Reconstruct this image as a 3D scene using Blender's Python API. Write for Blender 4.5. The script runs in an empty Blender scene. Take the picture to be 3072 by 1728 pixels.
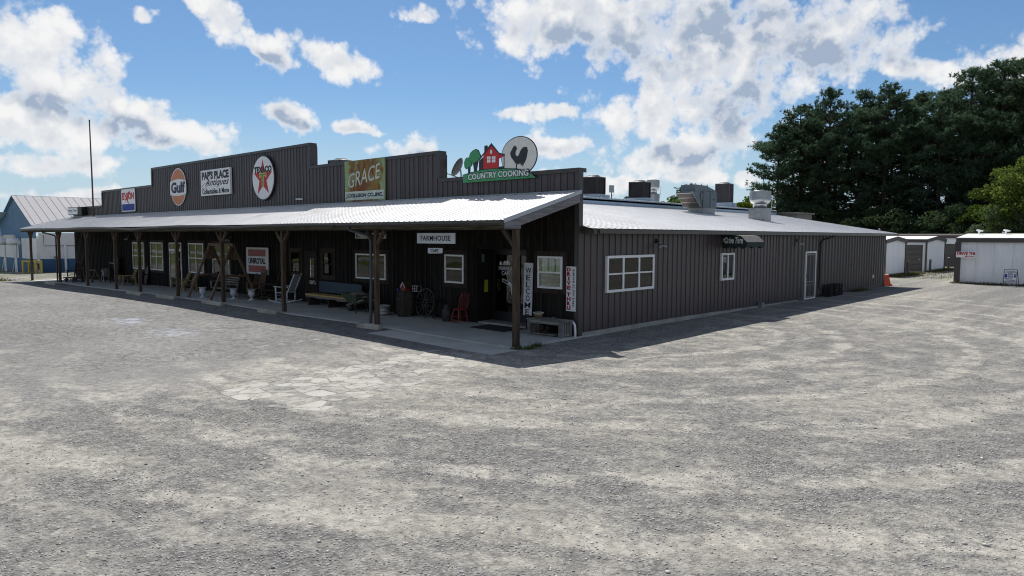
import bpy, bmesh, math, random
import numpy as np
from mathutils import Vector, Matrix, noise as mnoise

scene = bpy.context.scene
COL = scene.collection
R = math.radians
random.seed(7)
rng = np.random.default_rng(11)

# ------------------------------------------------------------------ camera
cam_d = bpy.data.cameras.new('camera')
cam = bpy.data.objects.new('camera', cam_d)
COL.objects.link(cam)
cam_d.sensor_width = 36.0
cam_d.lens = 2123.1 / 3072 * 36.0
cam_d.clip_start = 0.1
cam_d.clip_end = 6000
cam.matrix_world = Matrix(((0.73703, -0.05131, 0.67391, 11.586),
                           (0.67585, 0.05161, -0.73523, -15.315),
                           (0.00295, 0.99735, 0.07271, 2.75),
                           (0, 0, 0, 1)))
scene.camera = cam

# ------------------------------------------------------------------ sun, sky, exposure
SUN = Vector((-0.57, 0.42, 1.0)).normalized()          # towards the sun
sun_d = bpy.data.lights.new('sun', 'SUN')
sun_d.energy = 5.0
sun_d.angle = R(0.53)
sun_d.color = (1.0, 0.955, 0.89)
sun = bpy.data.objects.new('sun', sun_d)
COL.objects.link(sun)
sun.rotation_euler = SUN.to_track_quat('Z', 'Y').to_euler()
sun.location = (-20, 20, 40)

scene.view_settings.view_transform = 'Standard'
scene.view_settings.look = 'None'
scene.view_settings.exposure = 0.46
scene.view_settings.gamma = 1.0
scene.view_settings.use_curve_mapping = False

world = bpy.data.worlds.new('World')
scene.world = world
world.use_nodes = True
WN, WL = world.node_tree.nodes, world.node_tree.links
WN.clear()


def wn(kind, **kw):
    n = WN.new(kind)
    for k, v in kw.items():
        setattr(n, k, v)
    return n


def wmath(op, a, b=None, c=None, clamp=False):
    n = wn('ShaderNodeMath', operation=op, use_clamp=clamp)
    for i, v in enumerate((a, b, c)):
        if v is None:
            continue
        if isinstance(v, (int, float)):
            n.inputs[i].default_value = v
        else:
            WL.new(v, n.inputs[i])
    return n.outputs[0]


def wstep(v, lo, hi):
    n = wn('ShaderNodeMapRange', interpolation_type='SMOOTHSTEP')
    WL.new(v, n.inputs[0])
    n.inputs[1].default_value = lo
    n.inputs[2].default_value = hi
    return n.outputs[0]


def wmixc(f, a, b):
    n = wn('ShaderNodeMix', data_type='RGBA')
    for s, v in ((n.inputs[0], f), (n.inputs[6], a), (n.inputs[7], b)):
        if isinstance(v, (int, float)):
            s.default_value = v
        elif isinstance(v, tuple):
            s.default_value = (*v, 1)
        else:
            WL.new(v, s)
    return n.outputs[2]


sky = wn('ShaderNodeTexSky', sky_type='NISHITA')
sky.sun_disc = False
sky.sun_elevation = math.asin(SUN.z)
sky.sun_rotation = math.atan2(SUN.x, SUN.y)
sky.altitude = 150
sky.air_density = 1.0
sky.dust_density = 0.4
sky.ozone_density = 2.5

tc = wn('ShaderNodeTexCoord')
DIR = tc.outputs['Generated']
# (azimuth, elevation) of every cumulus bank, its half width and height, its lean
CLOUDS = [(-1.345, .205, .085, .068, 0), (-1.29, .172, .105, .055, 25), (-1.20, .135, .105, .034, 15), (-1.325, .130, .13, .05, 0),
          (-1.33, .085, .12, .022, 0), (-1.30, .045, .16, .018, 0), (-1.123, .268, .070, .032, 30),
          (-1.08, .239, .066, .026, 20), (-.992, .234, .072, .028, 20), (-1.15, .290, .040, .026, 0),
          (-1.037, .154, .060, .023, 15), (-.965, .149, .040, .010, 0), (-.874, .118, .062, .026, 0),
          (-.64, .288, .19, .075, 0), (-.469, .258, .22, .095, 0), (-.335, .238, .14, .062, 0),
          (-.235, .203, .07, .020, 10), (-.545, .165, .125, .062, 0), (-.441, .165, .095, .060, 0),
          (-.669, .118, .070, .019, 0), (-.517, .105, .115, .040, 0), (-.125, .2, .065, .042, 0),
          (-.73, .169, .028, .017, 0), (-.675, .172, .032, .015, 0), (-.862, .297, .022, .015, 0),
          (-1.214, .262, .020, .012, 0), (-.592, .074, .10, .018, 0), (-.491, .084, .08, .020, 0),
          (-.424, .082, .040, .017, 0), (-.34, .10, .05, .03, 0)]
# the grey, deepest parts of the larger banks
CORES = [(-.60, .240, .10, .028, 14), (-.42, .282, .14, .036, 0), (-.31, .225, .13, .028, -8), (-.43, .16, .075, .048, 0), (-.53, .115, .07, .014, 0),
         (-1.25, .130, .12, .018, 18), (-1.35, .16, .05, .016, 0), (-1.03, .145, .04, .010, 10), (-.87, .108, .05, .010, 0), (-1.07, .225, .05, .009, 20)]


def blobs(vec, items, k, soft):
    acc = None
    for (a, e, rx, ry, rot) in items:
        mp = wn('ShaderNodeMapping', vector_type='TEXTURE')
        WL.new(vec, mp.inputs[0])
        mp.inputs['Location'].default_value = (a, e, 0)
        mp.inputs['Rotation'].default_value = (0, 0, -R(rot))
        mp.inputs['Scale'].default_value = (rx * k, ry * k, 1)
        gr = wn('ShaderNodeTexGradient', gradient_type='SPHERICAL')
        WL.new(mp.outputs[0], gr.inputs[0])
        acc = gr.outputs[1] if acc is None else wmath('SMOOTH_MAX', acc, gr.outputs[1], soft)
    return acc


def wnoise(vec, scale, detail, rough=.6):
    n = wn('ShaderNodeTexNoise')
    WL.new(vec, n.inputs['Vector'])
    n.inputs['Scale'].default_value = scale
    n.inputs['Detail'].default_value = detail
    n.inputs['Roughness'].default_value = rough
    return n


sep = wn('ShaderNodeSeparateXYZ')
WL.new(DIR, sep.inputs[0])
az0 = wmath('ARCTAN2', sep.outputs[0], sep.outputs[1])
el0 = wmath('ARCSINE', sep.outputs[2])
wsep = wn('ShaderNodeSeparateColor')
WL.new(wnoise(DIR, 10, 4).outputs['Color'], wsep.inputs[0])
az = wmath('MULTIPLY_ADD', wmath('SUBTRACT', wsep.outputs[0], .5), .09, az0)
el = wmath('MULTIPLY_ADD', wmath('SUBTRACT', wsep.outputs[1], .5), .05, el0)
comb = wn('ShaderNodeCombineXYZ')
WL.new(az, comb.inputs[0])
WL.new(el, comb.inputs[1])
near = blobs(comb.outputs[0], CLOUDS, 1.55, .10)
core = blobs(comb.outputs[0], CORES, 1.6, .15)
# unseen sky: broken cumulus, its cover raised for a brighter, whiter fill light
rest = wmath('MULTIPLY', wstep(wnoise(DIR, 3.2, 2).outputs[0], .42, .60), .78)
inview = wmath('MULTIPLY', wstep(wmath('ABSOLUTE', wmath('ADD', az0, .74)), .95, .80), wstep(el0, .45, .34))
rest = wmath('MULTIPLY', rest, wmath('SUBTRACT', 1.0, inview))
field = wmath('MINIMUM', wmath('MAXIMUM', near, rest), .80)


def fine(vec, detail):
    a = wmath('SUBTRACT', wnoise(vec, 18, detail, .6).outputs[0], .5)
    vo = wn('ShaderNodeTexVoronoi', feature='F1')          # cauliflower heads
    WL.new(vec, vo.inputs['Vector'])
    vo.inputs['Scale'].default_value = 22
    vo.inputs['Detail'].default_value = 3 if detail > 5 else 1
    vo.inputs['Roughness'].default_value = .55
    vo.inputs['Lacunarity'].default_value = 2.2
    b = wmath('SUBTRACT', .42, vo.outputs[0])
    return wmath('MULTIPLY_ADD', b, .40, wmath('MULTIPLY_ADD', a, 1.15, field))


shift = wn('ShaderNodeVectorMath', operation='ADD')
WL.new(DIR, shift.inputs[0])
shift.inputs[1].default_value = (SUN.x * .012, SUN.y * .012, .022)
d0 = fine(DIR, 9)
d1 = fine(shift.outputs[0], 4)
cover = wmath('MULTIPLY', wstep(d0, .18, .42), wmath('MULTIPLY_ADD', wstep(d0, .32, .55), .25, .75))
thick = wstep(d0, .34, .95)
relief = wstep(wmath('SUBTRACT', d1, d0), -.16, .22)    # 1 where the cloud thickens towards the sun: its shaded side
cl = wmath('MULTIPLY', wstep(wmath('MULTIPLY_ADD', wmath('SUBTRACT', d1, .55), .55, core), .05, .85), wstep(d0, .28, .62))
cl = wmath('MULTIPLY', cl, wmath('MULTIPLY_ADD', relief, .7, .62))
shade = wmath('ADD', wmath('MULTIPLY', relief, wmath('MULTIPLY_ADD', thick, .34, .16)), wmath('MULTIPLY', cl, .84), clamp=True)
ccol = wmixc(shade, (9.0, 9.0, 9.0), (3.6, 4.4, 5.7))
skc = wn('ShaderNodeMix', data_type='RGBA', blend_type='MULTIPLY')
skc.inputs[0].default_value = 1
WL.new(sky.outputs[0], skc.inputs[6])
skc.inputs[7].default_value = (.62, .79, .92, 1)
low = wmixc(wstep(el0, .20, -.02), skc.outputs[2], (5.3, 6.6, 7.6))   # pale summer air towards the horizon
final = wmixc(cover, low, ccol)
bg = wn('ShaderNodeBackground')
WL.new(final, bg.inputs[0])
bg.inputs[1].default_value = 0.074
wo = wn('ShaderNodeOutputWorld')
WL.new(bg.outputs[0], wo.inputs[0])
world.cycles.sampling_method = 'MANUAL'
world.cycles.sample_map_resolution = 512
scene.cycles.filter_width = 1.1
scene.cycles.max_bounces = 6
scene.cycles.diffuse_bounces = 3
scene.cycles.glossy_bounces = 3
scene.cycles.transmission_bounces = 4
scene.cycles.transparent_max_bounces = 6
scene.cycles.caustics_reflective = False
scene.cycles.caustics_refractive = False

# ================================================================== helpers
def obj(name, bm, mat, parent=None, loc=None, rot=None, smooth=False):
    me = bpy.data.meshes.new(name)
    bmesh.ops.recalc_face_normals(bm, faces=bm.faces)
    bm.to_mesh(me)
    bm.free()
    if smooth:
        me.polygons.foreach_set('use_smooth', [True] * len(me.polygons))
    if mat is not None:
        me.materials.append(mat)
    return link(name, me, parent, loc, rot)


def link(name, me, parent=None, loc=None, rot=None):
    o = bpy.data.objects.new(name, me)
    COL.objects.link(o)
    if parent is not None:
        o.parent = parent
    if loc is not None:
        o.location = loc
    if rot is not None:
        o.rotation_euler = rot
    return o


def tag(o, label=None, cat=None, group=None, kind=None):
    for k, v in (('label', label), ('category', cat), ('group', group), ('kind', kind)):
        if v:
            o[k] = v
    return o


def thing(name, label, cat, loc=(0, 0, 0), rz=0.0, group=None):
    o = bpy.data.objects.new(name, None)
    COL.objects.link(o)
    o.empty_display_size = .2
    o.location = loc
    o.rotation_euler = (0, 0, rz)
    return tag(o, label, cat, group)


def dup(o, parent=None):
    c = o.copy()
    COL.objects.link(c)
    c.parent = parent
    for ch in KIDS(o):
        dup(ch, c)
    return c


def KIDS(o):
    return [k for k in COL.objects if k.parent == o] if o.get('has_kids', 1) else []


def dup_thing(root, label, loc, rz=None, scale=None, group=None):
    kids = [(k, [s for s in k.children]) for k in root.children]
    r = root.copy()
    COL.objects.link(r)
    r.location = loc
    if rz is not None:
        r.rotation_euler = (0, 0, rz)
    if scale is not None:
        r.scale = scale if isinstance(scale, tuple) else (scale,) * 3
    r['label'] = label
    if group:
        r['group'] = group
    for k, ss in kids:
        c = k.copy()
        COL.objects.link(c)
        c.parent = r
        for s in ss:
            d = s.copy()
            COL.objects.link(d)
            d.parent = c
    return r


def nb():
    return bmesh.new()


def box(bm, x0, x1, y0, y1, z0, z1, m=None):
    vs = [bm.verts.new((x, y, z)) for x in (x0, x1) for y in (y0, y1) for z in (z0, z1)]
    if m is not None:
        for v in vs:
            v.co = m @ v.co
    for f in ((0, 1, 3, 2), (4, 6, 7, 5), (0, 4, 5, 1), (2, 3, 7, 6), (0, 2, 6, 4), (1, 5, 7, 3)):
        bm.faces.new([vs[i] for i in f])
    return bm


def beam(bm, p, q, w, h, up=(0, 0, 1)):
    p, q = Vector(p), Vector(q)
    d = (q - p)
    L = d.length
    d.normalize()
    u = Vector(up)
    s = d.cross(u)
    if s.length < 1e-4:
        s = d.cross(Vector((0, 1, 0)))
    s.normalize()
    u = s.cross(d)
    m = Matrix(((d.x, s.x, u.x, p.x), (d.y, s.y, u.y, p.y), (d.z, s.z, u.z, p.z), (0, 0, 0, 1)))
    return box(bm, 0, L, -w / 2, w / 2, -h / 2, h / 2, m)


def tube(bm, pts, r, n=6, closed=False):
    pts = [Vector(p) for p in pts]
    N = len(pts)
    rr = r if isinstance(r, (list, tuple)) else [r] * N
    rings = []
    ref = None
    for i, p in enumerate(pts):
        if closed:
            t = pts[(i + 1) % N] - pts[i - 1]
        else:
            t = pts[min(i + 1, N - 1)] - pts[max(i - 1, 0)]
        t.normalize()
        if ref is None or abs(ref.dot(t)) > .95:
            ref = Vector((0, 0, 1)) if abs(t.z) < .9 else Vector((1, 0, 0))
        a = t.cross(ref).normalized()
        b = a.cross(t)
        rings.append([bm.verts.new(p + (a * math.cos(2 * math.pi * k / n) + b * math.sin(2 * math.pi * k / n)) * rr[i]) for k in range(n)])
    for i in range(N if closed else N - 1):
        A, Bq = rings[i], rings[(i + 1) % N]
        for k in range(n):
            bm.faces.new((A[k], A[(k + 1) % n], Bq[(k + 1) % n], Bq[k]))
    if not closed:
        bm.faces.new(rings[0][::-1])
        bm.faces.new(rings[-1])
    return bm


def lathe(bm, prof, n=16, c=(0, 0, 0), m=None):
    rings = []
    for (r, z) in prof:
        ring = []
        for k in range(n):
            a = 2 * math.pi * k / n
            v = Vector((c[0] + r * math.cos(a), c[1] + r * math.sin(a), c[2] + z))
            ring.append(bm.verts.new(m @ v if m is not None else v))
        rings.append(ring)
    for A, Bq in zip(rings, rings[1:]):
        for k in range(n):
            bm.faces.new((A[k], A[(k + 1) % n], Bq[(k + 1) % n], Bq[k]))
    bm.faces.new(rings[0][::-1])
    bm.faces.new(rings[-1])
    return bm


def prism(bm, poly, y0, y1):
    """outline in (x, z) given a thickness from y0 to y1"""
    A = [bm.verts.new((x, y0, z)) for x, z in poly]
    Bq = [bm.verts.new((x, y1, z)) for x, z in poly]
    bm.faces.new(A)
    bm.faces.new(Bq[::-1])
    n = len(poly)
    for i in range(n):
        bm.faces.new((A[i], Bq[i], Bq[(i + 1) % n], A[(i + 1) % n]))
    return bm


def prismx(bm, poly, x0, x1):
    """outline in (y, z) given a thickness from x0 to x1"""
    A = [bm.verts.new((x0, y, z)) for y, z in poly]
    Bq = [bm.verts.new((x1, y, z)) for y, z in poly]
    bm.faces.new(A)
    bm.faces.new(Bq[::-1])
    n = len(poly)
    for i in range(n):
        bm.faces.new((A[i], Bq[i], Bq[(i + 1) % n], A[(i + 1) % n]))
    return bm


def ellipse(cx, cz, rx, rz, n=40):
    return [(cx + rx * math.cos(2 * math.pi * k / n), cz + rz * math.sin(2 * math.pi * k / n)) for k in range(n)]


def rrect(x0, x1, z0, z1, r, n=4):
    out = []
    for cx, cz, a0 in ((x1 - r, z1 - r, 0), (x0 + r, z1 - r, 90), (x0 + r, z0 + r, 180), (x1 - r, z0 + r, 270)):
        for k in range(n + 1):
            a = R(a0 + 90 * k / n)
            out.append((cx + r * math.cos(a), cz + r * math.sin(a)))
    return out


def text(parent, body, x0, x1, z0, z1, y, mat, bold=0.0, shear=0.0, name='lettering', spacing=1.0, warp=None, thick=.004):
    """lettering fitted into a rectangle of the face y = const that looks towards -y"""
    cu = bpy.data.curves.new('lettering', 'FONT')
    cu.body = body
    cu.resolution_u = 3
    cu.offset = bold
    cu.shear = shear
    cu.space_character = spacing
    cu.align_x = 'CENTER'
    cu.space_line = .95
    o = bpy.data.objects.new('lettering', cu)
    COL.objects.link(o)
    dg = bpy.context.evaluated_depsgraph_get()
    me = bpy.data.meshes.new_from_object(o.evaluated_get(dg))
    bpy.data.objects.remove(o)
    bpy.data.curves.remove(cu)
    n = len(me.vertices)
    co = np.empty(n * 3)
    me.vertices.foreach_get('co', co)
    co = co.reshape(n, 3)
    lo, hi = co.min(0), co.max(0)
    sx, sz = (x1 - x0) / (hi[0] - lo[0]), (z1 - z0) / (hi[1] - lo[1])
    out = np.empty_like(co)
    out[:, 0] = x0 + (co[:, 0] - lo[0]) * sx
    out[:, 2] = z0 + (co[:, 1] - lo[1]) * sz
    if warp:
        for i in range(n):
            out[i, 0], out[i, 2] = warp(out[i, 0], out[i, 2])
    out[:, 1] = y - co[:, 2]
    me.vertices.foreach_set('co', out.ravel())
    me.materials.clear()
    me.materials.append(mat)
    bm = bmesh.new()
    bm.from_mesh(me)
    r = bmesh.ops.extrude_face_region(bm, geom=bm.faces[:])
    for v in [g for g in r['geom'] if isinstance(g, bmesh.types.BMVert)]:
        v.co.y -= thick
    bmesh.ops.recalc_face_normals(bm, faces=bm.faces)
    bm.to_mesh(me)
    bm.free()
    me.update()
    return link(name, me, parent)


# ================================================================== materials
class NT:
    def __init__(s, name):
        s.m = bpy.data.materials.new(name)
        s.m.use_nodes = True
        s.n, s.l = s.m.node_tree.nodes, s.m.node_tree.links
        s.b = s.n['Principled BSDF']
        s.out = s.n['Material Output']

    def node(s, kind, **kw):
        n = s.n.new(kind)
        for k, v in kw.items():
            setattr(n, k, v)
        return n

    def set(s, sock, v):
        if isinstance(v, (int, float)):
            sock.default_value = v
        elif isinstance(v, tuple):
            sock.default_value = (*v, 1) if len(v) == 3 and sock.type == 'RGBA' else v
        else:
            s.l.new(v, sock)

    def math(s, op, a, b=0.0, c=None, clamp=False):
        n = s.node('ShaderNodeMath', operation=op, use_clamp=clamp)
        s.set(n.inputs[0], a)
        s.set(n.inputs[1], b)
        if c is not None:
            s.set(n.inputs[2], c)
        return n.outputs[0]

    def step(s, v, lo, hi, a=0.0, b=1.0):
        n = s.node('ShaderNodeMapRange', interpolation_type='SMOOTHSTEP')
        s.set(n.inputs[0], v)
        n.inputs[1].default_value, n.inputs[2].default_value = lo, hi
        n.inputs[3].default_value, n.inputs[4].default_value = a, b
        return n.outputs[0]

    def mix(s, f, a, b, blend='MIX'):
        n = s.node('ShaderNodeMix', data_type='RGBA', blend_type=blend)
        s.set(n.inputs[0], f)
        s.set(n.inputs[6], a)
        s.set(n.inputs[7], b)
        return n.outputs[2]

    def coord(s, which='Object', scale=(1, 1, 1), rnd=True, rot=(0, 0, 0)):
        if which == 'Position':
            v = s.node('ShaderNodeNewGeometry').outputs['Position']
        else:
            v = s.node('ShaderNodeTexCoord').outputs[which]
        mp = s.node('ShaderNodeMapping')
        s.l.new(v, mp.inputs[0])
        mp.inputs['Scale'].default_value = scale
        mp.inputs['Rotation'].default_value = rot
        v = mp.outputs[0]
        if rnd:
            oi = s.node('ShaderNodeObjectInfo')
            ad = s.node('ShaderNodeVectorMath', operation='MULTIPLY_ADD')
            s.l.new(oi.outputs['Random'], ad.inputs[0])
            ad.inputs[1].default_value = (37, 23, 51)
            s.l.new(v, ad.inputs[2])
            v = ad.outputs[0]
        return v

    def noise(s, v, scale, detail=4, rough=.55, out=0):
        n = s.node('ShaderNodeTexNoise')
        s.l.new(v, n.inputs['Vector'])
        n.inputs['Scale'].default_value = scale
        n.inputs['Detail'].default_value = detail
        n.inputs['Roughness'].default_value = rough
        return n.outputs[out]

    def voro(s, v, scale, feature='F1', out=0, rand=1.0):
        n = s.node('ShaderNodeTexVoronoi', feature=feature)
        s.l.new(v, n.inputs['Vector'])
        n.inputs['Scale'].default_value = scale
        n.inputs['Randomness'].default_value = rand
        return n.outputs[out]

    def bump(s, h, strength, dist, normal=None):
        n = s.node('ShaderNodeBump')
        s.l.new(h, n.inputs['Height'])
        n.inputs['Strength'].default_value = strength
        n.inputs['Distance'].default_value = dist
        if normal is not None:
            s.l.new(normal, n.inputs['Normal'])
        return n.outputs[0]

    def fin(s, color=None, rough=None, metal=None, normal=None, spec=None):
        if color is not None:
            s.set(s.b.inputs['Base Color'], color)
        if rough is not None:
            s.set(s.b.inputs['Roughness'], rough)
        if metal is not None:
            s.set(s.b.inputs['Metallic'], metal)
        if normal is not None:
            s.l.new(normal, s.b.inputs['Normal'])
        if spec is not None:
            s.b.inputs['Specular IOR Level'].default_value = spec
        return s.m


def sc(c, k):
    return tuple(min(1.0, v * k) for v in c)


def paint(name, c, rough=.5, metal=0.0, var=.18, scale=3.0, bump=0.0, stretch=(1, 1, 1), rnd=.0, dirt=None, spec=None):
    t = NT(name)
    v = t.coord('Object', stretch)
    n = t.noise(v, scale, 6, .62)
    col = t.mix(t.step(n, .3, .72), sc(c, 1 - var), sc(c, 1 + var))
    n2 = t.noise(v, scale * 9, 4, .6)
    col = t.mix(t.step(n2, .35, .75, 0, .5), col, sc(c, 1 - var * 1.3))
    if dirt:
        n3 = t.noise(v, scale * .6, 7, .7)
        col = t.mix(t.step(n3, .52, .72, 0, .75), col, dirt)
    if rnd:
        oi = t.node('ShaderNodeObjectInfo')
        hs = t.node('ShaderNodeHueSaturation')
        t.l.new(col, hs.inputs['Color'])
        t.l.new(t.math('MULTIPLY_ADD', oi.outputs['Random'], rnd * 2, 1 - rnd), hs.inputs['Value'])
        col = hs.outputs[0]
    nm = t.bump(n2, bump, .02) if bump else None
    return t.fin(col, t.math('MULTIPLY_ADD', n, .25, max(.02, rough - .12)), metal, nm, spec)


def wood(name, c, c2, rough=.85, rnd=.25, axis='z', grain=1.0):
    t = NT(name)
    st = {'z': (9, 9, .55), 'x': (.55, 9, 9), 'y': (9, .55, 9), 'a': (5, 5, 5)}[axis]
    v = t.coord('Object', st)
    n = t.noise(v, 3.0 * grain, 8, .68)
    k = t.noise(v, .7, 3)
    col = t.mix(t.step(n, .33, .68), c, c2)
    col = t.mix(t.step(k, .5, .75, 0, .6), col, sc(c, .55))
    oi = t.node('ShaderNodeObjectInfo')
    hs = t.node('ShaderNodeHueSaturation')
    t.l.new(col, hs.inputs['Color'])
    t.l.new(t.math('MULTIPLY_ADD', oi.outputs['Random'], rnd * 2, 1 - rnd), hs.inputs['Value'])
    return t.fin(hs.outputs[0], rough, 0.0, t.bump(n, .55, .012), .25)


def flat(name, c, rough=.5, metal=0.0):
    t = NT(name)
    v = t.coord('Object')
    n = t.noise(v, 5, 6, .65)
    col = t.mix(t.step(n, .3, .75), sc(c, .86), sc(c, 1.08))
    return t.fin(col, rough, metal)


def glass(name, tint=(.9, .95, .93), ior=1.48):
    t = NT(name)
    fr = t.node('ShaderNodeFresnel')
    fr.inputs[0].default_value = ior
    v = t.coord('Object')
    nm = t.bump(t.noise(v, 1.1, 2), .05, .06)
    t.l.new(nm, fr.inputs['Normal'])
    tr = t.node('ShaderNodeBsdfTransparent')
    tr.inputs[0].default_value = (*tint, 1)
    gl = t.node('ShaderNodeBsdfGlossy')
    gl.inputs['Roughness'].default_value = .015
    gl.inputs['Color'].default_value = (.95, .97, .95, 1)
    t.l.new(nm, gl.inputs['Normal'])
    mx = t.node('ShaderNodeMixShader')
    t.l.new(fr.outputs[0], mx.inputs[0])
    t.l.new(tr.outputs[0], mx.inputs[1])
    t.l.new(gl.outputs[0], mx.inputs[2])
    t.l.new(mx.outputs[0], t.out.inputs[0])
    return t.m


M_siding = paint('brown_metal_siding', (.055, .042, .046), .42, .0, .18, 1.6, rnd=.09, stretch=(1, 1, .35), dirt=(.062, .050, .052))
M_side2 = paint('grey_brown_corrugated', (.047, .040, .039), .45, 0, .2, 1.5, rnd=.09, stretch=(1, 1, .3), dirt=(.075, .065, .055))
M_trim = paint('brown_metal_trim', (.040, .034, .034), .4, 0, .15, 3)
M_gutter = paint('dark_gutter_metal', (.050, .045, .040), .4, .1, .2, 4)
M_black = flat('black_metal', (.012, .012, .013), .4)
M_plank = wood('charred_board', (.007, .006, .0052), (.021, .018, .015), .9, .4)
M_batten = wood('weathered_batten', (.010, .0084, .0073), (.034, .029, .025), .9, .5)
M_post = wood('weathered_post', (.045, .030, .021), (.115, .086, .062), .88, .25)
M_beam = wood('old_timber_beam', (.035, .030, .022), (.13, .115, .085), .9, .2, 'x')
M_rake = wood('grey_rake_board', (.13, .125, .13), (.25, .245, .26), .85, .1, 'y')
M_greywood = wood('grey_weathered_wood', (.12, .115, .11), (.27, .265, .25), .85, .2, 'x')
M_tanwood = wood('tan_cedar_wood', (.20, .135, .065), (.36, .26, .13), .75, .2, 'x')
M_brownwood = wood('brown_stained_wood', (.085, .055, .035), (.20, .14, .10), .7, .2)
M_darkwood = wood('dark_old_wood', (.022, .016, .012), (.06, .045, .035), .8, .25)
M_barrel = wood('barrel_oak', (.022, .018, .014), (.07, .058, .045), .85, .35)
M_white = paint('white_vinyl', (.74, .75, .76), .45, 0, .06, 4)
M_whitewood = paint('white_painted_wood', (.44, .48, .52), .55, 0, .10, 6, bump=.1)
M_urn = paint('white_cast_urn', (.48, .51, .56), .6, 0, .15, 9, bump=.3)
M_glass = glass('window_glass')
M_glass2 = glass('door_glass', (.75, .8, .8), 1.75)
M_dark = flat('dark_interior', (.010, .011, .012), .9)
M_curtain = paint('lace_curtain', (.78, .79, .80), .9, 0, .3, 14, stretch=(1, 1, .15))
M_blind = paint('white_blind', (.84, .87, .85), .7, 0, .08, 3, stretch=(1, 1, 12))
M_galv = paint('galvanised_steel', (.27, .29, .305), .42, .6, .18, 5)
M_alum = paint('spun_aluminium', (.42, .44, .46), .32, .8, .12, 6, stretch=(.4, .4, 3))
M_tub = paint('dull_galvanised', (.30, .33, .34), .5, .35, .25, 7)
M_hvac = paint('black_condenser_grille', (.008, .008, .010), .7, 0, .3, 6)
M_hvac2 = paint('grey_condenser_grille', (.05, .05, .058), .6, 0, .25, 6)
M_hvactop = paint('condenser_cap', (.075, .075, .082), .55, .1, .2, 6)
M_mau = paint('blue_grey_unit_paint', (.085, .115, .135), .45, .1, .15, 4)
M_filter = paint('mesh_filter', (.12, .10, .085), .6, .3, .35, 40)
M_bluestrip = paint('blue_grey_flashing', (.27, .36, .46), .42, .2, .12, 2.5)
M_red = paint('sign_red', (.42, .020, .023), .6, 0, .1, 4)
M_redfade = paint('faded_red', (.30, .055, .050), .5, 0, .12, 3)
M_blue = paint('sign_blue', (.014, .035, .24), .65, 0, .1, 4)
M_navy = flat('navy_ink', (.018, .020, .055), .5)
M_ink = flat('black_ink', (.012, .012, .014), .5)
M_signwhite = paint('sign_white', (.68, .69, .71), .6, 0, .06, 3)
M_orange = paint('faded_orange', (.52, .17, .055), .45, 0, .16, 5, dirt=(.40, .12, .05))
M_green = paint('sign_green', (.04, .25, .10), .6, 0, .08, 3)
M_tgreen = flat('letter_green', (.10, .20, .045), .45)
M_gold = flat('letter_outline', (.62, .58, .20), .45)
M_cream = paint('cream_disc', (.60, .61, .58), .5, 0, .05, 3)
M_darkink = flat('sign_dark', (.016, .017, .022), .5)
M_awn = paint('dark_green_canvas', (.008, .022, .020), .8, 0, .25, 6)
M_awntop = paint('worn_awning_top', (.115, .108, .098), .7, 0, .2, 6)
M_rubber = flat('black_rubber', (.016, .016, .017), .85)
M_mat = flat('dark_door_mat', (.012, .013, .016), .95)
M_conc = None
M_cone = paint('orange_plastic', (.80, .10, .035), .45, 0, .08, 3)
M_yellow = paint('yellow_paint', (.55, .42, .03), .5, 0, .1, 4)
M_pew = paint('worn_yellow_board', (.42, .29, .095), .7, 0, .25, 4, stretch=(.4, 3, 3), dirt=(.10, .08, .06))
M_pewblue = paint('blue_painted_board', (.024, .048, .075), .6, 0, .2, 3, stretch=(.3, 1, 3))
M_foam = paint('cushion_tan', (.40, .28, .09), .9, 0, .2, 8)
M_wbgreen = paint('worn_green_steel', (.045, .07, .04), .6, .1, .35, 9, dirt=(.12, .10, .07))
M_rust = paint('rusty_iron', (.065, .04, .03), .75, .3, .3, 9)
M_iron = flat('old_black_iron', (.018, .018, .019), .6, .3)
M_redchair = paint('red_chair_paint', (.20, .020, .016), .45, 0, .15, 6)
M_shed = paint('white_shed_metal', (.80, .81, .83), .45, 0, .06, 1.0, stretch=(1, 1, .3), dirt=(.68, .68, .67))
M_shutter = paint('grey_brown_shutter', (.10, .092, .082), .45, 0, .12, 3)
M_shedroof = paint('white_shed_roof', (.75, .75, .74), .4, 0, .06, 2)
M_shedtrim = paint('dark_shed_trim', (.06, .052, .05), .5, 0, .15, 2)
M_oldblue = paint('old_blue_metal', (.15, .27, .42), .5, 0, .15, .9, stretch=(1, 1, .4), dirt=(.10, .20, .34))
M_blueband = paint('blue_painted_block', (.035, .105, .21), .6, 0, .15, 1.5, dirt=(.03, .08, .15))
M_blockwhite = paint('white_painted_block', (.78, .77, .76), .7, 0, .07, 1.2, dirt=(.62, .61, .58))
M_tinroof = paint('worn_tin_roof', (.20, .20, .225), .75, .0, .2, .8, stretch=(1, .6, 1), dirt=(.125, .122, .14))
M_roof = paint('white_galvalume_roof', (.63, .63, .635), .42, .15, .05, 1.2, rnd=.035, dirt=(.57, .57, .57))
M_poleRust = paint('rusty_flagpole', (.075, .045, .04), .7, .2, .25, 8)
M_grace = None


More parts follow.
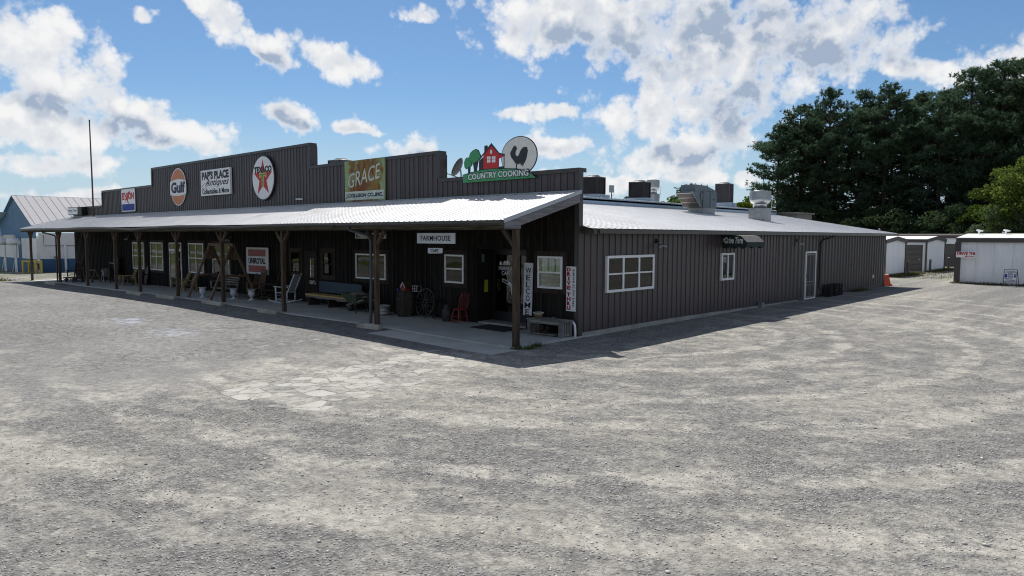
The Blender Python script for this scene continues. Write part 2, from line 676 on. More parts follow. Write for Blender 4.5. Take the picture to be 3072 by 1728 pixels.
def M_grace_make():
    t = NT('rusted_painted_tin')
    v = t.coord('Object', (1, 1, .22), rnd=False)
    w = t.coord('Object', (1, 1, 1), rnd=False)
    n = t.noise(v, 2.6, 6, .65)
    n2 = t.noise(w, 1.5, 6, .6)
    sx = t.node('ShaderNodeSeparateXYZ')
    t.l.new(w, sx.inputs[0])
    edge = t.step(t.math('ABSOLUTE', sx.outputs[0]), .55, 1.2)
    col = t.mix(t.step(n, .42, .58), (.13, .032, .010), (.20, .125, .025))
    col = t.mix(t.step(t.math('MULTIPLY_ADD', edge, .22, n2), .52, .68), col, (.22, .30, .15))
    col = t.mix(t.step(t.noise(w, 9, 5, .7), .55, .75, 0, .6), col, (.09, .035, .018))
    return t.fin(col, .6, 0, t.bump(n, .2, .01), .3)


M_grace = M_grace_make()

# ================================================================== ground
def lerp_tab(x, xs, ys):
    return float(np.interp(x, xs, ys))


GX = [-90, -60, -43, -37, -32, -28, -24, -16, -11, -6, -1, 1]
GZ = [-.4, -.33, -.25, -.08, -.06, -.02, .04, .09, .05, .07, .0, 0]


def gh(x, y):
    """height of the ground: the lot falls a little to the left along the porch"""
    w = min(1.0, max(0.0, (y + 11.0) / 7.5))
    w = w * w * (3 - 2 * w)
    return lerp_tab(x, GX, GZ) * (w if x > -44 else max(w, min(1, (-44 - x) / 6)))


def rough(x, y):
    """shallow hollows of the gravel, right of the paved lot"""
    w = min(1.0, max(0.0, (x + 1.0) / 2.0))
    return w * .012 * mnoise.noise(Vector((x * .6, y * .6, 0)))


def coarse(x, y):
    """loose stones against rolled dust: arcs driven round the corner of the building"""
    r = math.hypot(x + 1.0, y - 2.0)
    th = math.atan2(y - 2.0, x + 1.0)
    a = mnoise.fractal(Vector((r * 2.1, th * 7.5, 3.1)), .55, 2.1, 6)
    b = mnoise.fractal(Vector((x * 1.7, y * 1.7, 9.7)), .55, 2.0, 5)
    c = mnoise.noise(Vector((r * .5, th * 2.2, 1.3)))
    return .5 + .17 * a + .11 * b + .09 * c


def spaced(lo, hi, step, far):
    a = list(np.arange(lo, hi + 1e-6, step))
    s, p = step, hi
    while p < far:
        s *= 1.35
        p += s
        a.append(p)
    s, p = step, lo
    while p > -far:
        s *= 1.35
        p -= s
        a.insert(0, p)
    return a


gxs = spaced(-1.0, 18.0, .16, 2500)
gxs = [x for x in gxs if x < -61] + list(np.arange(-60, -1.0, 1.0)) + [x for x in gxs if x > -1.01]
gys = spaced(-15.0, 6.0, .16, 2500)
nv = len(gxs)
gv, gf, gc = [], [], []
for y in gys:
    for x in gxs:
        far = max(abs(x), abs(y))
        z = gh(x, y) if far < 200 else -.4
        if far < 60:
            z += rough(x, y)
        gv.append((x, y, z))
        gc.append(coarse(x, y) if far < 80 else .5)
for j in range(len(gys) - 1):
    for i in range(nv - 1):
        a = j * nv + i
        gf.append((a, a + 1, a + nv + 1, a + nv))
gme = bpy.data.meshes.new('ground')
gme.from_pydata(gv, [], gf)
gme.attributes.new('coarse', 'FLOAT', 'POINT').data.foreach_set('value', gc)
gme.polygons.foreach_set('use_smooth', [True] * len(gme.polygons))


def gravel_nodes(t, p, X, Y, arc=None):
    """colour and relief of rolled grey gravel: arcs of dust and of loose stones round the corner"""
    dx = t.math('ADD', X, 1.0)
    dy = t.math('SUBTRACT', Y, 2.0)
    r = t.math('SQRT', t.math('ADD', t.math('MULTIPLY', dx, dx), t.math('MULTIPLY', dy, dy)))
    th = t.math('ARCTAN2', dy, dx)
    cmb = t.node('ShaderNodeCombineXYZ')
    t.l.new(t.math('MULTIPLY', r, 1.15), cmb.inputs[0])
    t.l.new(t.math('MULTIPLY', th, 4.2), cmb.inputs[1])
    arc = arc or t.noise(cmb.outputs[0], 1.0, 7, .66)
    nA = t.noise(p, .35, 6, .6)
    nB = t.noise(p, 1.6, 7, .68)
    nE = t.noise(p, 5.5, 5, .7)
    nC = t.noise(p, 26, 4, .7)
    nD = t.noise(p, 75, 3, .7)
    v1n = t.node('ShaderNodeTexVoronoi', feature='F1')
    t.l.new(p, v1n.inputs['Vector'])
    v1n.inputs['Scale'].default_value = 30
    rv = t.node('ShaderNodeSeparateColor')
    t.l.new(v1n.outputs[1], rv.inputs[0])
    v1d = v1n.outputs[0]
    m = t.math('ADD', t.math('MULTIPLY', arc, .66), t.math('MULTIPLY', nE, .34))
    # wheel paths, rolled smooth and dusty
    rw = t.math('MULTIPLY_ADD', t.math('SUBTRACT', nA, .5), 1.6, r)
    tr = None
    for r0 in (5.2, 6.9, 9.6, 11.3, 13.4, 15.1, 18.2, 19.9):
        b_ = t.step(t.math('ABSOLUTE', t.math('SUBTRACT', rw, r0)), .30, .12)
        tr = b_ if tr is None else t.math('MAXIMUM', tr, b_)
    tr = t.math('MULTIPLY', tr, t.step(nB, .36, .62))
    m = t.math('ADD', t.math('MULTIPLY_ADD', tr, -.15, m), .035)
    cm = t.step(m, .39, .62)
    dust = t.mix(t.step(nB, .3, .7), (.232, .223, .199), (.322, .310, .279))
    dust = t.mix(t.step(nC, .52, .74, 0, .55), dust, (.155, .150, .142))
    dust = t.mix(t.step(nD, .5, .75, 0, .35), dust, (.40, .39, .37))
    st = t.mix(rv.outputs[0], (.075, .076, .080), (.265, .263, .260))
    st = t.mix(t.step(v1d, .30, .60, 0, .6), st, (.10, .097, .094))
    st = t.mix(t.step(nD, .48, .72, 0, .5), st, (.10, .10, .102))
    col = t.mix(t.math('MULTIPLY', cm, .85), dust, st)
    col = t.mix(t.math('MULTIPLY', tr, .45), col, (.318, .307, .279))
    col = t.mix(t.step(nA, .50, .72, 0, .28), col, (.285, .270, .232))
    grain = t.noise(p, 7.5, 8, .82)
    col = t.mix(1.0, col, t.mix(t.step(grain, .36, .64), (.64, .64, .652), (1.24, 1.235, 1.22)), 'MULTIPLY')
    h = t.math('ADD', t.math('MULTIPLY', t.math('SUBTRACT', 1.0, v1d), t.math('MULTIPLY_ADD', cm, .6, .25)), t.math('MULTIPLY', nC, .9))
    return col, h, nB


def ground_material():
    t = NT('gravel_lot')
    p = t.coord('Position', rnd=False)
    sepn = t.node('ShaderNodeSeparateXYZ')
    t.l.new(p, sepn.inputs[0])
    X, Y = sepn.outputs[0], sepn.outputs[1]
    col, h, nB = gravel_nodes(t, p, X, Y, t.node('ShaderNodeAttribute', attribute_name='coarse').outputs['Fac'])
    # grass and weeds beyond the lot
    gn = t.noise(p, .35, 6, .65)
    gcol = t.mix(t.step(t.noise(p, 2.2, 7, .7), .32, .7), (.055, .085, .022), (.14, .165, .055))
    gcol = t.mix(t.step(gn, .5, .7, 0, .7), gcol, (.24, .22, .11))
    e = t.math('MULTIPLY', t.math('SUBTRACT', gn, .5), 9.0)
    yb = t.math('ADD', Y, e)
    xb = t.math('ADD', X, e)
    m1 = t.math('MULTIPLY', t.step(Y, -27.0, -28.0), t.step(Y, -34.5, -33.5))
    m1 = t.math('MAXIMUM', m1, t.step(yb, -70.0, -74.0))
    m2 = t.step(xb, -66, -70)
    m3 = t.step(yb, 66, 70)
    m4 = t.step(xb, 55, 60)
    gm = t.math('MAXIMUM', t.math('MAXIMUM', m1, m2), t.math('MAXIMUM', m3, m4))
    w1 = t.math('MULTIPLY', t.step(Y, 30, 40), t.step(X, 9, 4))
    w2 = t.math('MULTIPLY', t.step(X, -42.5, -44.5), t.step(Y, -14, -9))
    wm = t.math('MULTIPLY', t.math('MAXIMUM', t.math('MULTIPLY', w1, .45), t.math('MULTIPLY', w2, .9)), t.step(t.noise(p, .55, 5, .65), .46, .62))
    gm = t.math('MAXIMUM', gm, t.math('MULTIPLY', wm, .85))
    col = t.mix(gm, col, gcol)
    nm = t.bump(h, .8, .03)
    nm = t.bump(nB, .5, .05, nm)
    return t.fin(col, .95, 0, nm, .15)


M_ground = ground_material()
gme.materials.append(M_ground)
ground = link('ground', gme)
tag(ground, kind='structure')


def sheet(name, xs, ys, zoff, mat, xr=None, dive=None):
    """a sheet that follows the ground zoff above it; xr(y) moves the right edge"""
    vs, fs = [], []
    for j_, y in enumerate(ys):
        for i, x in enumerate(xs):
            xx = x
            if xr and i == len(xs) - 1:
                xx = x + xr(y)
            vs.append((xx, y, gh(xx, y) + rough(xx, y) + (zoff if not dive or dive(i, len(xs), j_, len(ys)) else -.012)))
    n = len(xs)
    for j in range(len(ys) - 1):
        for i in range(n - 1):
            a = j * n + i
            fs.append((a, a + 1, a + n + 1, a + n))
    me = bpy.data.meshes.new(name)
    me.from_pydata(vs, [], fs)
    me.polygons.foreach_set('use_smooth', [True] * len(fs))
    me.materials.append(mat)
    return link(name, me)


def asphalt_material():
    t = NT('old_asphalt')
    p = t.coord('Position', rnd=False)
    sepn = t.node('ShaderNodeSeparateXYZ')
    t.l.new(p, sepn.inputs[0])
    X, Y = sepn.outputs[0], sepn.outputs[1]
    ps = t.coord('Position', (.35, 1.0, 1), rnd=False, rot=(0, 0, R(-25)))
    nA = t.noise(ps, .45, 6, .65)
    nB = t.noise(p, 2.6, 6, .66)
    nC = t.noise(p, 30, 5, .7)
    col = t.mix(t.step(nA, .32, .68), (.118, .118, .119), (.215, .211, .202))
    col = t.mix(t.step(nB, .42, .70, 0, .7), col, (.238, .232, .220))
    col = t.mix(t.step(nC, .48, .70, 0, .7), col, (.085, .085, .09))
    v2 = t.node('ShaderNodeSeparateColor')
    t.l.new(t.voro(p, 45, 'F1', 1), v2.inputs[0])
    col = t.mix(.28, col, t.mix(v2.outputs[0], (.075, .075, .08), (.26, .255, .245)))
    grain = t.noise(p, 6.5, 8, .82)
    col = t.mix(1.0, col, t.mix(t.step(grain, .36, .64), (.60, .60, .61), (1.20, 1.195, 1.18)), 'MULTIPLY')
    # crazing cracks
    wv = t.node('ShaderNodeVectorMath', operation='MULTIPLY_ADD')
    t.l.new(t.noise(p, 1.7, 4, .6, 1), wv.inputs[0])
    wv.inputs[1].default_value = (.5, .5, 0)
    t.l.new(p, wv.inputs[2])
    cr = t.voro(wv.outputs[0], 3.1, 'DISTANCE_TO_EDGE', 0)
    cr2 = t.voro(wv.outputs[0], .5, 'DISTANCE_TO_EDGE', 0)
    crm = t.math('MULTIPLY', t.step(cr, .055, .008), t.step(t.noise(p, .25, 4), .42, .58))
    crm = t.math('MAXIMUM', crm, t.math('MULTIPLY', t.step(cr2, .012, .002), t.step(t.noise(p, .6, 4), .45, .6)))
    col = t.mix(t.math('MULTIPLY', crm, .62), col, (.07, .069, .067))
    # worn pale-blue and white bay paint

    def blot(cx, cy, rx, ry):
        a = t.math('DIVIDE', t.math('SUBTRACT', X, cx), rx)
        b = t.math('DIVIDE', t.math('SUBTRACT', Y, cy), ry)
        return t.step(t.math('ADD', t.math('MULTIPLY', a, a), t.math('MULTIPLY', b, b)), 1.0, .15)
    bl = t.math('MAXIMUM', blot(-12.6, -7.1, 1.4, .8), blot(-8.8, -7.2, 1.3, .75))
    bl = t.math('MULTIPLY', bl, t.step(nB, .42, .6))
    col = t.mix(t.math('MULTIPLY', bl, .42), col, (.34, .39, .48))
    lines = None
    for lx in (-26.2, -21.6, -18.1, -13.4, -8.3, -4.6):
        d = t.math('ABSOLUTE', t.math('SUBTRACT', X, lx))
        s = t.step(d, .065, .045)
        lines = s if lines is None else t.math('MAXIMUM', lines, s)
    lines = t.math('MULTIPLY', lines, t.math('MULTIPLY', t.step(Y, -8.6, -8.4), t.step(nB, .42, .62)))
    col = t.mix(t.math('MULTIPLY', lines, .25), col, (.42, .42, .41))
    h = t.math('SUBTRACT', t.math('ADD', nC, t.math('MULTIPLY', nB, .5)), t.math('MULTIPLY', crm, 1.5))
    # loose gravel dragged in from the right and along the near side
    gc_, gh_, gB = gravel_nodes(t, p, X, Y, t.node('ShaderNodeAttribute', attribute_name='coarse').outputs['Fac'])
    e = t.math('MULTIPLY', t.math('SUBTRACT', t.noise(p, .45, 6, .65), .5), 9.0)
    k = t.math('MAXIMUM', t.step(t.math('ADD', X, e), -4.6, -1.6), t.step(t.math('ADD', Y, e), -9.5, -13.5))
    k = t.math('MAXIMUM', k, t.step(X, -1.9, -1.15))
    k = t.math('MULTIPLY', k, t.step(Y, -3.9, -4.5))
    k = t.math('MAXIMUM', k, t.step(t.noise(p, .9, 6, .7), .60, .70, 0, .6))
    col = t.mix(k, col, gc_)
    return t.fin(col, .92, 0, t.bump(h, .55, .018), .2)


M_asph = asphalt_material()
lot = sheet('parking_lot', list(np.arange(-47, -6.1, 1.0)) + list(np.arange(-6, -1.0, .16)) + [-.95], list(np.arange(-26, -2.59, .18)), .004, M_asph,
            lambda y: .25 * mnoise.noise(Vector((0, y * 1.3, 5))) + .12 * mnoise.noise(Vector((0, y * 5, 2))) - (.0 if y < -4 else .1),
            lambda i, n, j, m: i < n - 1 and j > 0)
lot.data.attributes.new('coarse', 'FLOAT', 'POINT').data.foreach_set('value', [coarse(v.co.x, v.co.y) for v in lot.data.vertices])
tag(lot, kind='structure')


def concrete_material(name, c, c2):
    t = NT(name)
    p = t.coord('Position', rnd=False)
    n = t.noise(p, .8, 7, .65)
    n2 = t.noise(p, 14, 5, .65)
    n3 = t.noise(p, 2.3, 6, .7)
    col = t.mix(t.step(n, .3, .7), c, c2)
    col = t.mix(t.step(n3, .55, .75, 0, .5), col, sc(c, .55))
    col = t.mix(t.step(n2, .5, .75, 0, .35), col, sc(c2, 1.15))
    return t.fin(col, .85, 0, t.bump(n2, .3, .008), .25)


M_conc = concrete_material('porch_concrete', (.33, .335, .32), (.44, .445, .425))


def apron_material():
    t = NT('broken_pale_concrete')
    p = t.coord('Position', rnd=False)
    sepn = t.node('ShaderNodeSeparateXYZ')
    t.l.new(p, sepn.inputs[0])
    gc_, gh_, gB = gravel_nodes(t, p, sepn.outputs[0], sepn.outputs[1])
    n = t.noise(p, 1.4, 6, .65)
    n2 = t.noise(p, 28, 4, .65)
    col = t.mix(t.step(n, .3, .7), (.285, .277, .256), (.35, .341, .317))
    col = t.mix(t.step(n2, .55, .75, 0, .5), col, (.22, .215, .20))
    oi = t.node('ShaderNodeObjectInfo')
    k = t.math('ADD', t.noise(p, 2.4, 6, .7), t.math('MULTIPLY', t.math('SUBTRACT', oi.outputs['Random'], .5), .30))
    col = t.mix(t.step(k, .41, .57, 0, .92), col, gc_)
    return t.fin(col, .9, 0, t.bump(n2, .4, .01), .2)


M_oldconc = apron_material()
M_stop = concrete_material('wheel_stop_concrete', (.20, .19, .15), (.36, .345, .29))
M_found = concrete_material('foundation_concrete', (.22, .22, .20), (.36, .355, .33))


# broken pale concrete apron between the asphalt and the gravel: real cracked slabs
def clip(poly, px, py, nx, ny):
    out = []
    for i in range(len(poly)):
        a, b = poly[i], poly[(i + 1) % len(poly)]
        da = (a[0] - px) * nx + (a[1] - py) * ny
        db = (b[0] - px) * nx + (b[1] - py) * ny
        if da <= 0:
            out.append(a)
        if da * db < 0:
            k = da / (da - db)
            out.append((a[0] + (b[0] - a[0]) * k, a[1] + (b[1] - a[1]) * k))
    return out


srnd = random.Random(3)
seeds = []
while len(seeds) < 190:
    q = (srnd.uniform(-1.7, 2.6), srnd.uniform(-10.2, -3.4))
    md = .20 + .55 * srnd.random() ** 2
    if all(math.hypot(q[0] - o_[0], (q[1] - o_[1])) > md for o_ in seeds):
        seeds.append(q)
    elif srnd.random() < .004:
        seeds.append(q)
apron_b = [(-1.35, -3.9), (-.62, -9.75), (.9, -9.85), (2.3, -9.1), (2.0, -7.4), (1.2, -5.4), (1.0, -4.4), (.3, -3.95)]
strip = sheet('concrete_apron_bed', list(np.arange(-1.5, 2.3, .16)), list(np.arange(-9.7, -3.4, .16)), .0035, M_ground, None, lambda i, n, j, m: 0 < i < n - 1 and 0 < j < m - 1)
strip.data.attributes.new('coarse', 'FLOAT', 'POINT').data.foreach_set('value', [coarse(v.co.x, v.co.y) - .06 for v in strip.data.vertices])
tag(strip, kind='structure')
k = 0
for i, (sx, sy) in enumerate(seeds):
    poly = [(sx - 2, sy - 2), (sx + 2, sy - 2), (sx + 2, sy + 2), (sx - 2, sy + 2)]
    for j, (ox, oy) in enumerate(seeds):
        if i != j and abs(ox - sx) < 2 and abs(oy - sy) < 2:
            mx, my = (sx + ox) / 2, (sy + oy) / 2
            L = math.hypot(ox - sx, oy - sy)
            poly = clip(poly, mx, my, (ox - sx) / L, (oy - sy) / L)
    for a, b in zip(apron_b, apron_b[1:] + apron_b[:1]):
        nx, ny = -(b[1] - a[1]), b[0] - a[0]
        L = math.hypot(nx, ny)
        if poly:
            poly = clip(poly, a[0], a[1], -nx / L, -ny / L)
    if len(poly) < 3:
        continue
    cx = sum(p[0] for p in poly) / len(poly)
    cy = sum(p[1] for p in poly) / len(poly)
    area = abs(sum(poly[q][0] * poly[(q + 1) % len(poly)][1] - poly[(q + 1) % len(poly)][0] * poly[q][1] for q in range(len(poly)))) / 2
    edge = (cx + .1 + (cy + 3.3) * .12)           # how far right of the clean edge
    if area < .04 or srnd.random() < .12 or (edge > .7 and srnd.random() < min(.9, (edge - .5) * .6)):
        continue
    for _ in range(1):                                   # worn, rounded corners
        poly = [q for a, b in zip(poly, poly[1:] + poly[:1]) for q in ((a[0] * .84 + b[0] * .16, a[1] * .84 + b[1] * .16), (a[0] * .16 + b[0] * .84, a[1] * .16 + b[1] * .84))]
    # shrink to leave a crack, roughen the outline
    out = []
    for q in range(len(poly)):
        a, b = poly[q], poly[(q + 1) % len(poly)]
        for f in (0, .5):
            x, y = a[0] + (b[0] - a[0]) * f, a[1] + (b[1] - a[1]) * f
            s = 1 - srnd.uniform(.0, .14)
            out.append((cx + (x - cx) * s, cy + (y - cy) * s))
    bm = nb()
    z = gh(cx, cy) + rough(cx, cy) + .002
    top = [bm.verts.new((x, y, z + .003 + srnd.uniform(-.001, .002))) for x, y in out]
    bot = [bm.verts.new((cx + (x - cx) * 1.03, cy + (y - cy) * 1.03, z - .03)) for x, y in out]
    cv = bm.verts.new((cx, cy, z + .005))
    for q in range(len(out)):
        w = (q + 1) % len(out)
        bm.faces.new((top[q], top[w], cv))
        bm.faces.new((bot[q], bot[w], top[w], top[q]))
    obj('concrete_slab', bm, M_oldconc, strip)

# porch slab
slab = sheet('porch_slab', list(np.arange(-42.4, -.9, 1.0)) + [-.4, .06], [-2.66, -2.6, -1.3, .0, .9], .045, M_conc)
bm = bmesh.new()
bm.from_mesh(slab.data)
r = bmesh.ops.extrude_face_region(bm, geom=bm.faces[:])
for v in [q for q in r['geom'] if isinstance(q, bmesh.types.BMVert)]:
    v.co.z -= .3
bmesh.ops.recalc_face_normals(bm, faces=bm.faces)
bm.to_mesh(slab.data)
bm.free()
slab.data.polygons.foreach_set('use_smooth', [False] * len(slab.data.polygons))
tag(slab, kind='structure')
# paler entrance pad that runs out to the last post
pad = sheet('entrance_pad', [-4.6, -3.5, -2.2, -1.0, -.5, .25], [-3.75, -3.6, -3.2, -2.68], .0075, M_conc, None, lambda i, n, j, m: j > 0)
tag(pad, kind='structure')


def PZ(x):
    """top of the porch slab"""
    return gh(x, -1.0) + .045


# road and verge on the far side of the lot, behind the camera
road = sheet('road', [-300, -120, -60, -30, 0, 30, 60, 120, 300], [-44, -40, -35.5], .02, paint('road_asphalt', (.24, .24, .235), .85, 0, .12, .6))
tag(road, kind='structure')

# loose stones
def stones(n):
    base = np.array([(1, 0, 0), (-1, 0, 0), (0, 1, 0), (0, -1, 0), (0, 0, 1), (0, 0, -1)], float)
    tri = np.array([(0, 2, 4), (2, 1, 4), (1, 3, 4), (3, 0, 4), (2, 0, 5), (1, 2, 5), (3, 1, 5), (0, 3, 5)])
    P, S = [], []
    r2 = random.Random(21)
    while len(P) < n:
        x, y = r2.uniform(-4, 17), r2.uniform(-15, 14)
        if x < .15 and y > -3.6 or (x < 0 and y > 0):
            continue
        if x < -.6 and r2.random() < .93:
            continue
        d = math.hypot(x - 11.6, y + 15.3)
        if r2.random() > min(1, (9.0 / d) ** 1.6):
            continue
        c = coarse(x, y)
        if r2.random() > .16 + 2.6 * max(0, c - .45):
            continue
        s = .005 + .009 * r2.random() ** 2
        if r2.random() < .012:
            s *= 2.0
        P.append((x, y, gh(x, y) + rough(x, y) + s * .2))
        S.append(s)
    P, S = np.array(P), np.array(S)
    sh = S[:, None, None] * (base[None] * rng.uniform(.6, 1.3, (n, 6, 1)))
    sh[:, :, 2] *= .6
    a = rng.uniform(0, 6.283, n)
    ca, sa = np.cos(a)[:, None], np.sin(a)[:, None]
    xx = sh[:, :, 0] * ca - sh[:, :, 1] * sa * 1.3
    yy = sh[:, :, 0] * sa + sh[:, :, 1] * ca * .8
    V = np.stack((xx, yy, sh[:, :, 2]), -1) + P[:, None]
    F = (tri[None] + (np.arange(n) * 6)[:, None, None]).reshape(-1, 3)
    return V.reshape(-1, 3), F, np.repeat(rng.uniform(0, 1, n), 6)


def raw_mesh(name, V, F, attr=None, mat=None):
    me = bpy.data.meshes.new(name)
    k = F.shape[1]
    me.vertices.add(len(V))
    me.vertices.foreach_set('co', np.ascontiguousarray(V, dtype=np.float32).ravel())
    me.loops.add(len(F) * k)
    me.loops.foreach_set('vertex_index', np.ascontiguousarray(F, dtype=np.int32).ravel())
    me.polygons.add(len(F))
    me.polygons.foreach_set('loop_start', np.arange(0, len(F) * k, k, dtype=np.int32))
    me.update(calc_edges=True)
    if attr is not None:
        me.attributes.new('shade', 'FLOAT', 'POINT').data.foreach_set('value', np.ascontiguousarray(attr, dtype=np.float32))
    if mat:
        me.materials.append(mat)
    return me


t = NT('gravel_stone')
at = t.node('ShaderNodeAttribute', attribute_name='shade')
M_stone = t.fin(t.mix(at.outputs['Fac'], (.17, .168, .168), (.55, .54, .52)), .9, 0, None, .2)
V, F, A = stones(110000)
st = link('loose_gravel', raw_mesh('loose_gravel', V, F, A, M_stone))
tag(st, 'loose grey gravel scattered over the lot', 'gravel', kind='stuff')

# ================================================================== the store building
store = thing('store_building', 'long low storefront with dark stepped metal parapet, white roofs and a dark plank porch', 'building')
XL = -42.5
SIDE_L = 28.6


def ribbed(w, h, pitch, rib=.022, rw=.05):
    """ribbed sheet, x across, z along the ribs, ribs standing towards -y"""
    xs = [(0, 0)]
    n = max(1, round(w / pitch))
    p = w / n
    for i in range(n):
        c = (i + .5) * p
        xs += [(c - rw / 2, 0), (c - rw * .36, -rib), (c + rw * .36, -rib), (c + rw / 2, 0)]
    xs.append((w, 0))
    bm = nb()
    a = [bm.verts.new((x, y, 0)) for x, y in xs]
    b = [bm.verts.new((x, y, h)) for x, y in xs]
    for i in range(len(xs) - 1):
        bm.faces.new((a[i], a[i + 1], b[i + 1], b[i]))
    return bm


def panel_row(parent, start, end, h, pitch, mat, place, rot, width=.914, rib=.022, rw=.05):
    n = max(1, round((end - start) / width))
    w = (end - start) / n
    first = None
    for i in range(n):
        loc = place(start + i * w)
        if first is None:
            first = obj('panel', ribbed(w + .012, h, pitch, rib, rw), mat, parent, loc, rot)
        else:
            link('panel', first.data, parent, (loc[0], loc[1], loc[2] + .0), rot)


# ---- solid cores that close the building
bm = nb()
box(bm, XL + .02, -3.92, .03, .2, -.5, 4.5)
box(bm, -1.88, -.03, .03, .2, -.5, 4.5)
box(bm, -3.92, -1.88, .03, .2, 2.42, 4.5)
box(bm, XL + .02, -28.9, .03, .2, 4.5, 4.55)
box(bm, -36.68, -28.9, .03, .2, 4.55, 5.44)
box(bm, -28.83, -13.2, .03, .2, 4.55, 6.34)
box(bm, -13.13, -5.64, .03, .2, 4.55, 5.44)
box(bm, -.2, -.03, .2, SIDE_L, -.4, 2.93)
box(bm, XL, XL + .2, .2, 29, -.5, 4.45)
box(bm, XL, -.03, 28.4, 28.55, -.4, 2.9)
box(bm, XL, -6.62, 28.2, 28.39, 2.9, 4.35)
wall = obj('wall_core', bm, M_trim, store)

# ---- board and batten porch wall
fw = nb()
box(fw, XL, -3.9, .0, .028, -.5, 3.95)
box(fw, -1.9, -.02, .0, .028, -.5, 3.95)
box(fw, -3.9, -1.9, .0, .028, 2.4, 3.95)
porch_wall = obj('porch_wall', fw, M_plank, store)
PW = .25
full = None
short = None
prnd = random.Random(9)
nboards = int(42.4 / PW)
for i in range(nboards):
    x = -.04 - (i + 1) * PW
    inrec = x + PW > -3.88 and x < -1.92
    if inrec:
        if short is None:
            short = obj('plank', box(nb(), .004, PW - .004, -.022, -.002, 0, 1.5), M_plank, porch_wall, (x, 0, 2.44))
            shortb = obj('batten', box(nb(), -.024, .024, -.044, -.0225, 0, 1.5), M_batten, porch_wall, (x, 0, 2.44))
        else:
            link('plank', short.data, porch_wall, (x, prnd.uniform(-.004, .004), 2.44))
            link('batten', shortb.data, porch_wall, (x, 0, 2.44))
        continue
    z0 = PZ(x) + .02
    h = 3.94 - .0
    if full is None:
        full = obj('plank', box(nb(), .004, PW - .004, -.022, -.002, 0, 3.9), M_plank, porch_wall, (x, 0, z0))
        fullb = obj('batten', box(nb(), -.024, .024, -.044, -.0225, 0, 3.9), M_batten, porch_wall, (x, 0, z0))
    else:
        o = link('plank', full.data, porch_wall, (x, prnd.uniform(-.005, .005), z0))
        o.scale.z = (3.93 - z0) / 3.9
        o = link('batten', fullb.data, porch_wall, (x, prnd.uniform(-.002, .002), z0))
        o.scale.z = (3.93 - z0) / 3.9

# ---- stepped metal parapet
STEPS = [(-5.61, 0.0, 4.59), (-13.17, -5.61, 5.48), (-28.87, -13.17, 6.38), (-36.72, -28.87, 5.48), (XL, -36.72, 4.59)]
bm = nb()
for (a, b, z) in STEPS:
    box(bm, a, b, .005, .025, 3.93, z - .05)
parapet = obj('parapet', bm, M_siding, store)
for (a, b, z) in STEPS:
    panel_row(parapet, a + .01, b - .01 - (.09 if b == 0 else 0), z - .06 - 3.96, .2286, M_siding, lambda x: (x, -.004, 3.96), (0, 0, 0))
    obj('cap_trim', box(nb(), a - (.05 if a < -5.7 and a > -29 else .02), b + (.05 if -30 < b < -5 and False else .02), -.055, .27, z - .11, z + .0), M_trim, parapet)
for xs, z0, z1 in ((-5.61, 4.592, 5.367), (-13.17, 5.482, 6.267), (-28.87, 5.482, 6.267), (-36.72, 4.592, 5.367)):
    s = 1 if xs > -20 else -1
    obj('step_trim', box(nb(), xs - .09, xs + .052, -.06, .275, z0, z1) if s > 0 else box(nb(), xs - .052, xs + .09, -.06, .275, z0, z1), M_trim, parapet)
obj('corner_trim', box(nb(), -.105, .045, -.07, .10, .06, 4.475), M_trim, parapet)

# ---- side wall in ribbed metal
bm = nb()
box(bm, -.03, -.008, .1, SIDE_L, -.2, 2.95)
side_wall = obj('side_wall', bm, M_siding, store)
panel_row(side_wall, .10, 13.4, 2.82, .305, M_siding, lambda y: (0, y, .12), (0, 0, R(90)))
panel_row(side_wall, 13.4, SIDE_L, 2.82, .42, M_side2, lambda y: (0, y, .12), (0, 0, R(90)), width=.84, rib=.04, rw=.20)
obj('corner_trim', box(nb(), -.10, .035, SIDE_L - .02, SIDE_L + .08, 0, 2.92), M_trim, side_wall)
bm = nb()
n = 40
prev = None
for i in range(n + 1):
    y = .1 + (15.5) * i / n
    z = .13 - .10 * max(0, (y - 5) / 10.6)
    ring = [bm.verts.new((xx, y, zz)) for xx, zz in ((-.05, -.3), (.055 + .012 * mnoise.noise(Vector((0, y * 2, 1))), -.3), (.05 + .012 * mnoise.noise(Vector((0, y * 2, 1))), z), (-.05, z))]
    if prev:
        for q in range(4):
            bm.faces.new((prev[q], prev[(q + 1) % 4], ring[(q + 1) % 4], ring[q]))
    else:
        bm.faces.new(ring)
    prev = ring
bm.faces.new(prev[::-1])
obj('foundation', bm, M_found, store)

# ---- porch roof
SL = math.atan2(.82, 2.99)
LEN = math.hypot(.82, 2.99)
bm = nb()
prismx(bm, [(-.02, 3.93), (-2.95, 3.93 - 2.93 * .2742), (-2.95, 3.90 - 2.93 * .2742), (-.02, 3.90)], XL - .1, .02)
porch_roof = obj('porch_roof', bm, M_darkwood, store)
panel_row(porch_roof, XL - .15, .04, LEN + .03, .2286, M_roof, lambda x: (x, -3.02, 3.145), (-(R(90) - SL), 0, 0), rib=.013, rw=.034)
obj('wall_flashing', box(nb(), XL, .02, -.10, -.03, 3.955, 3.99), M_galv, porch_roof)
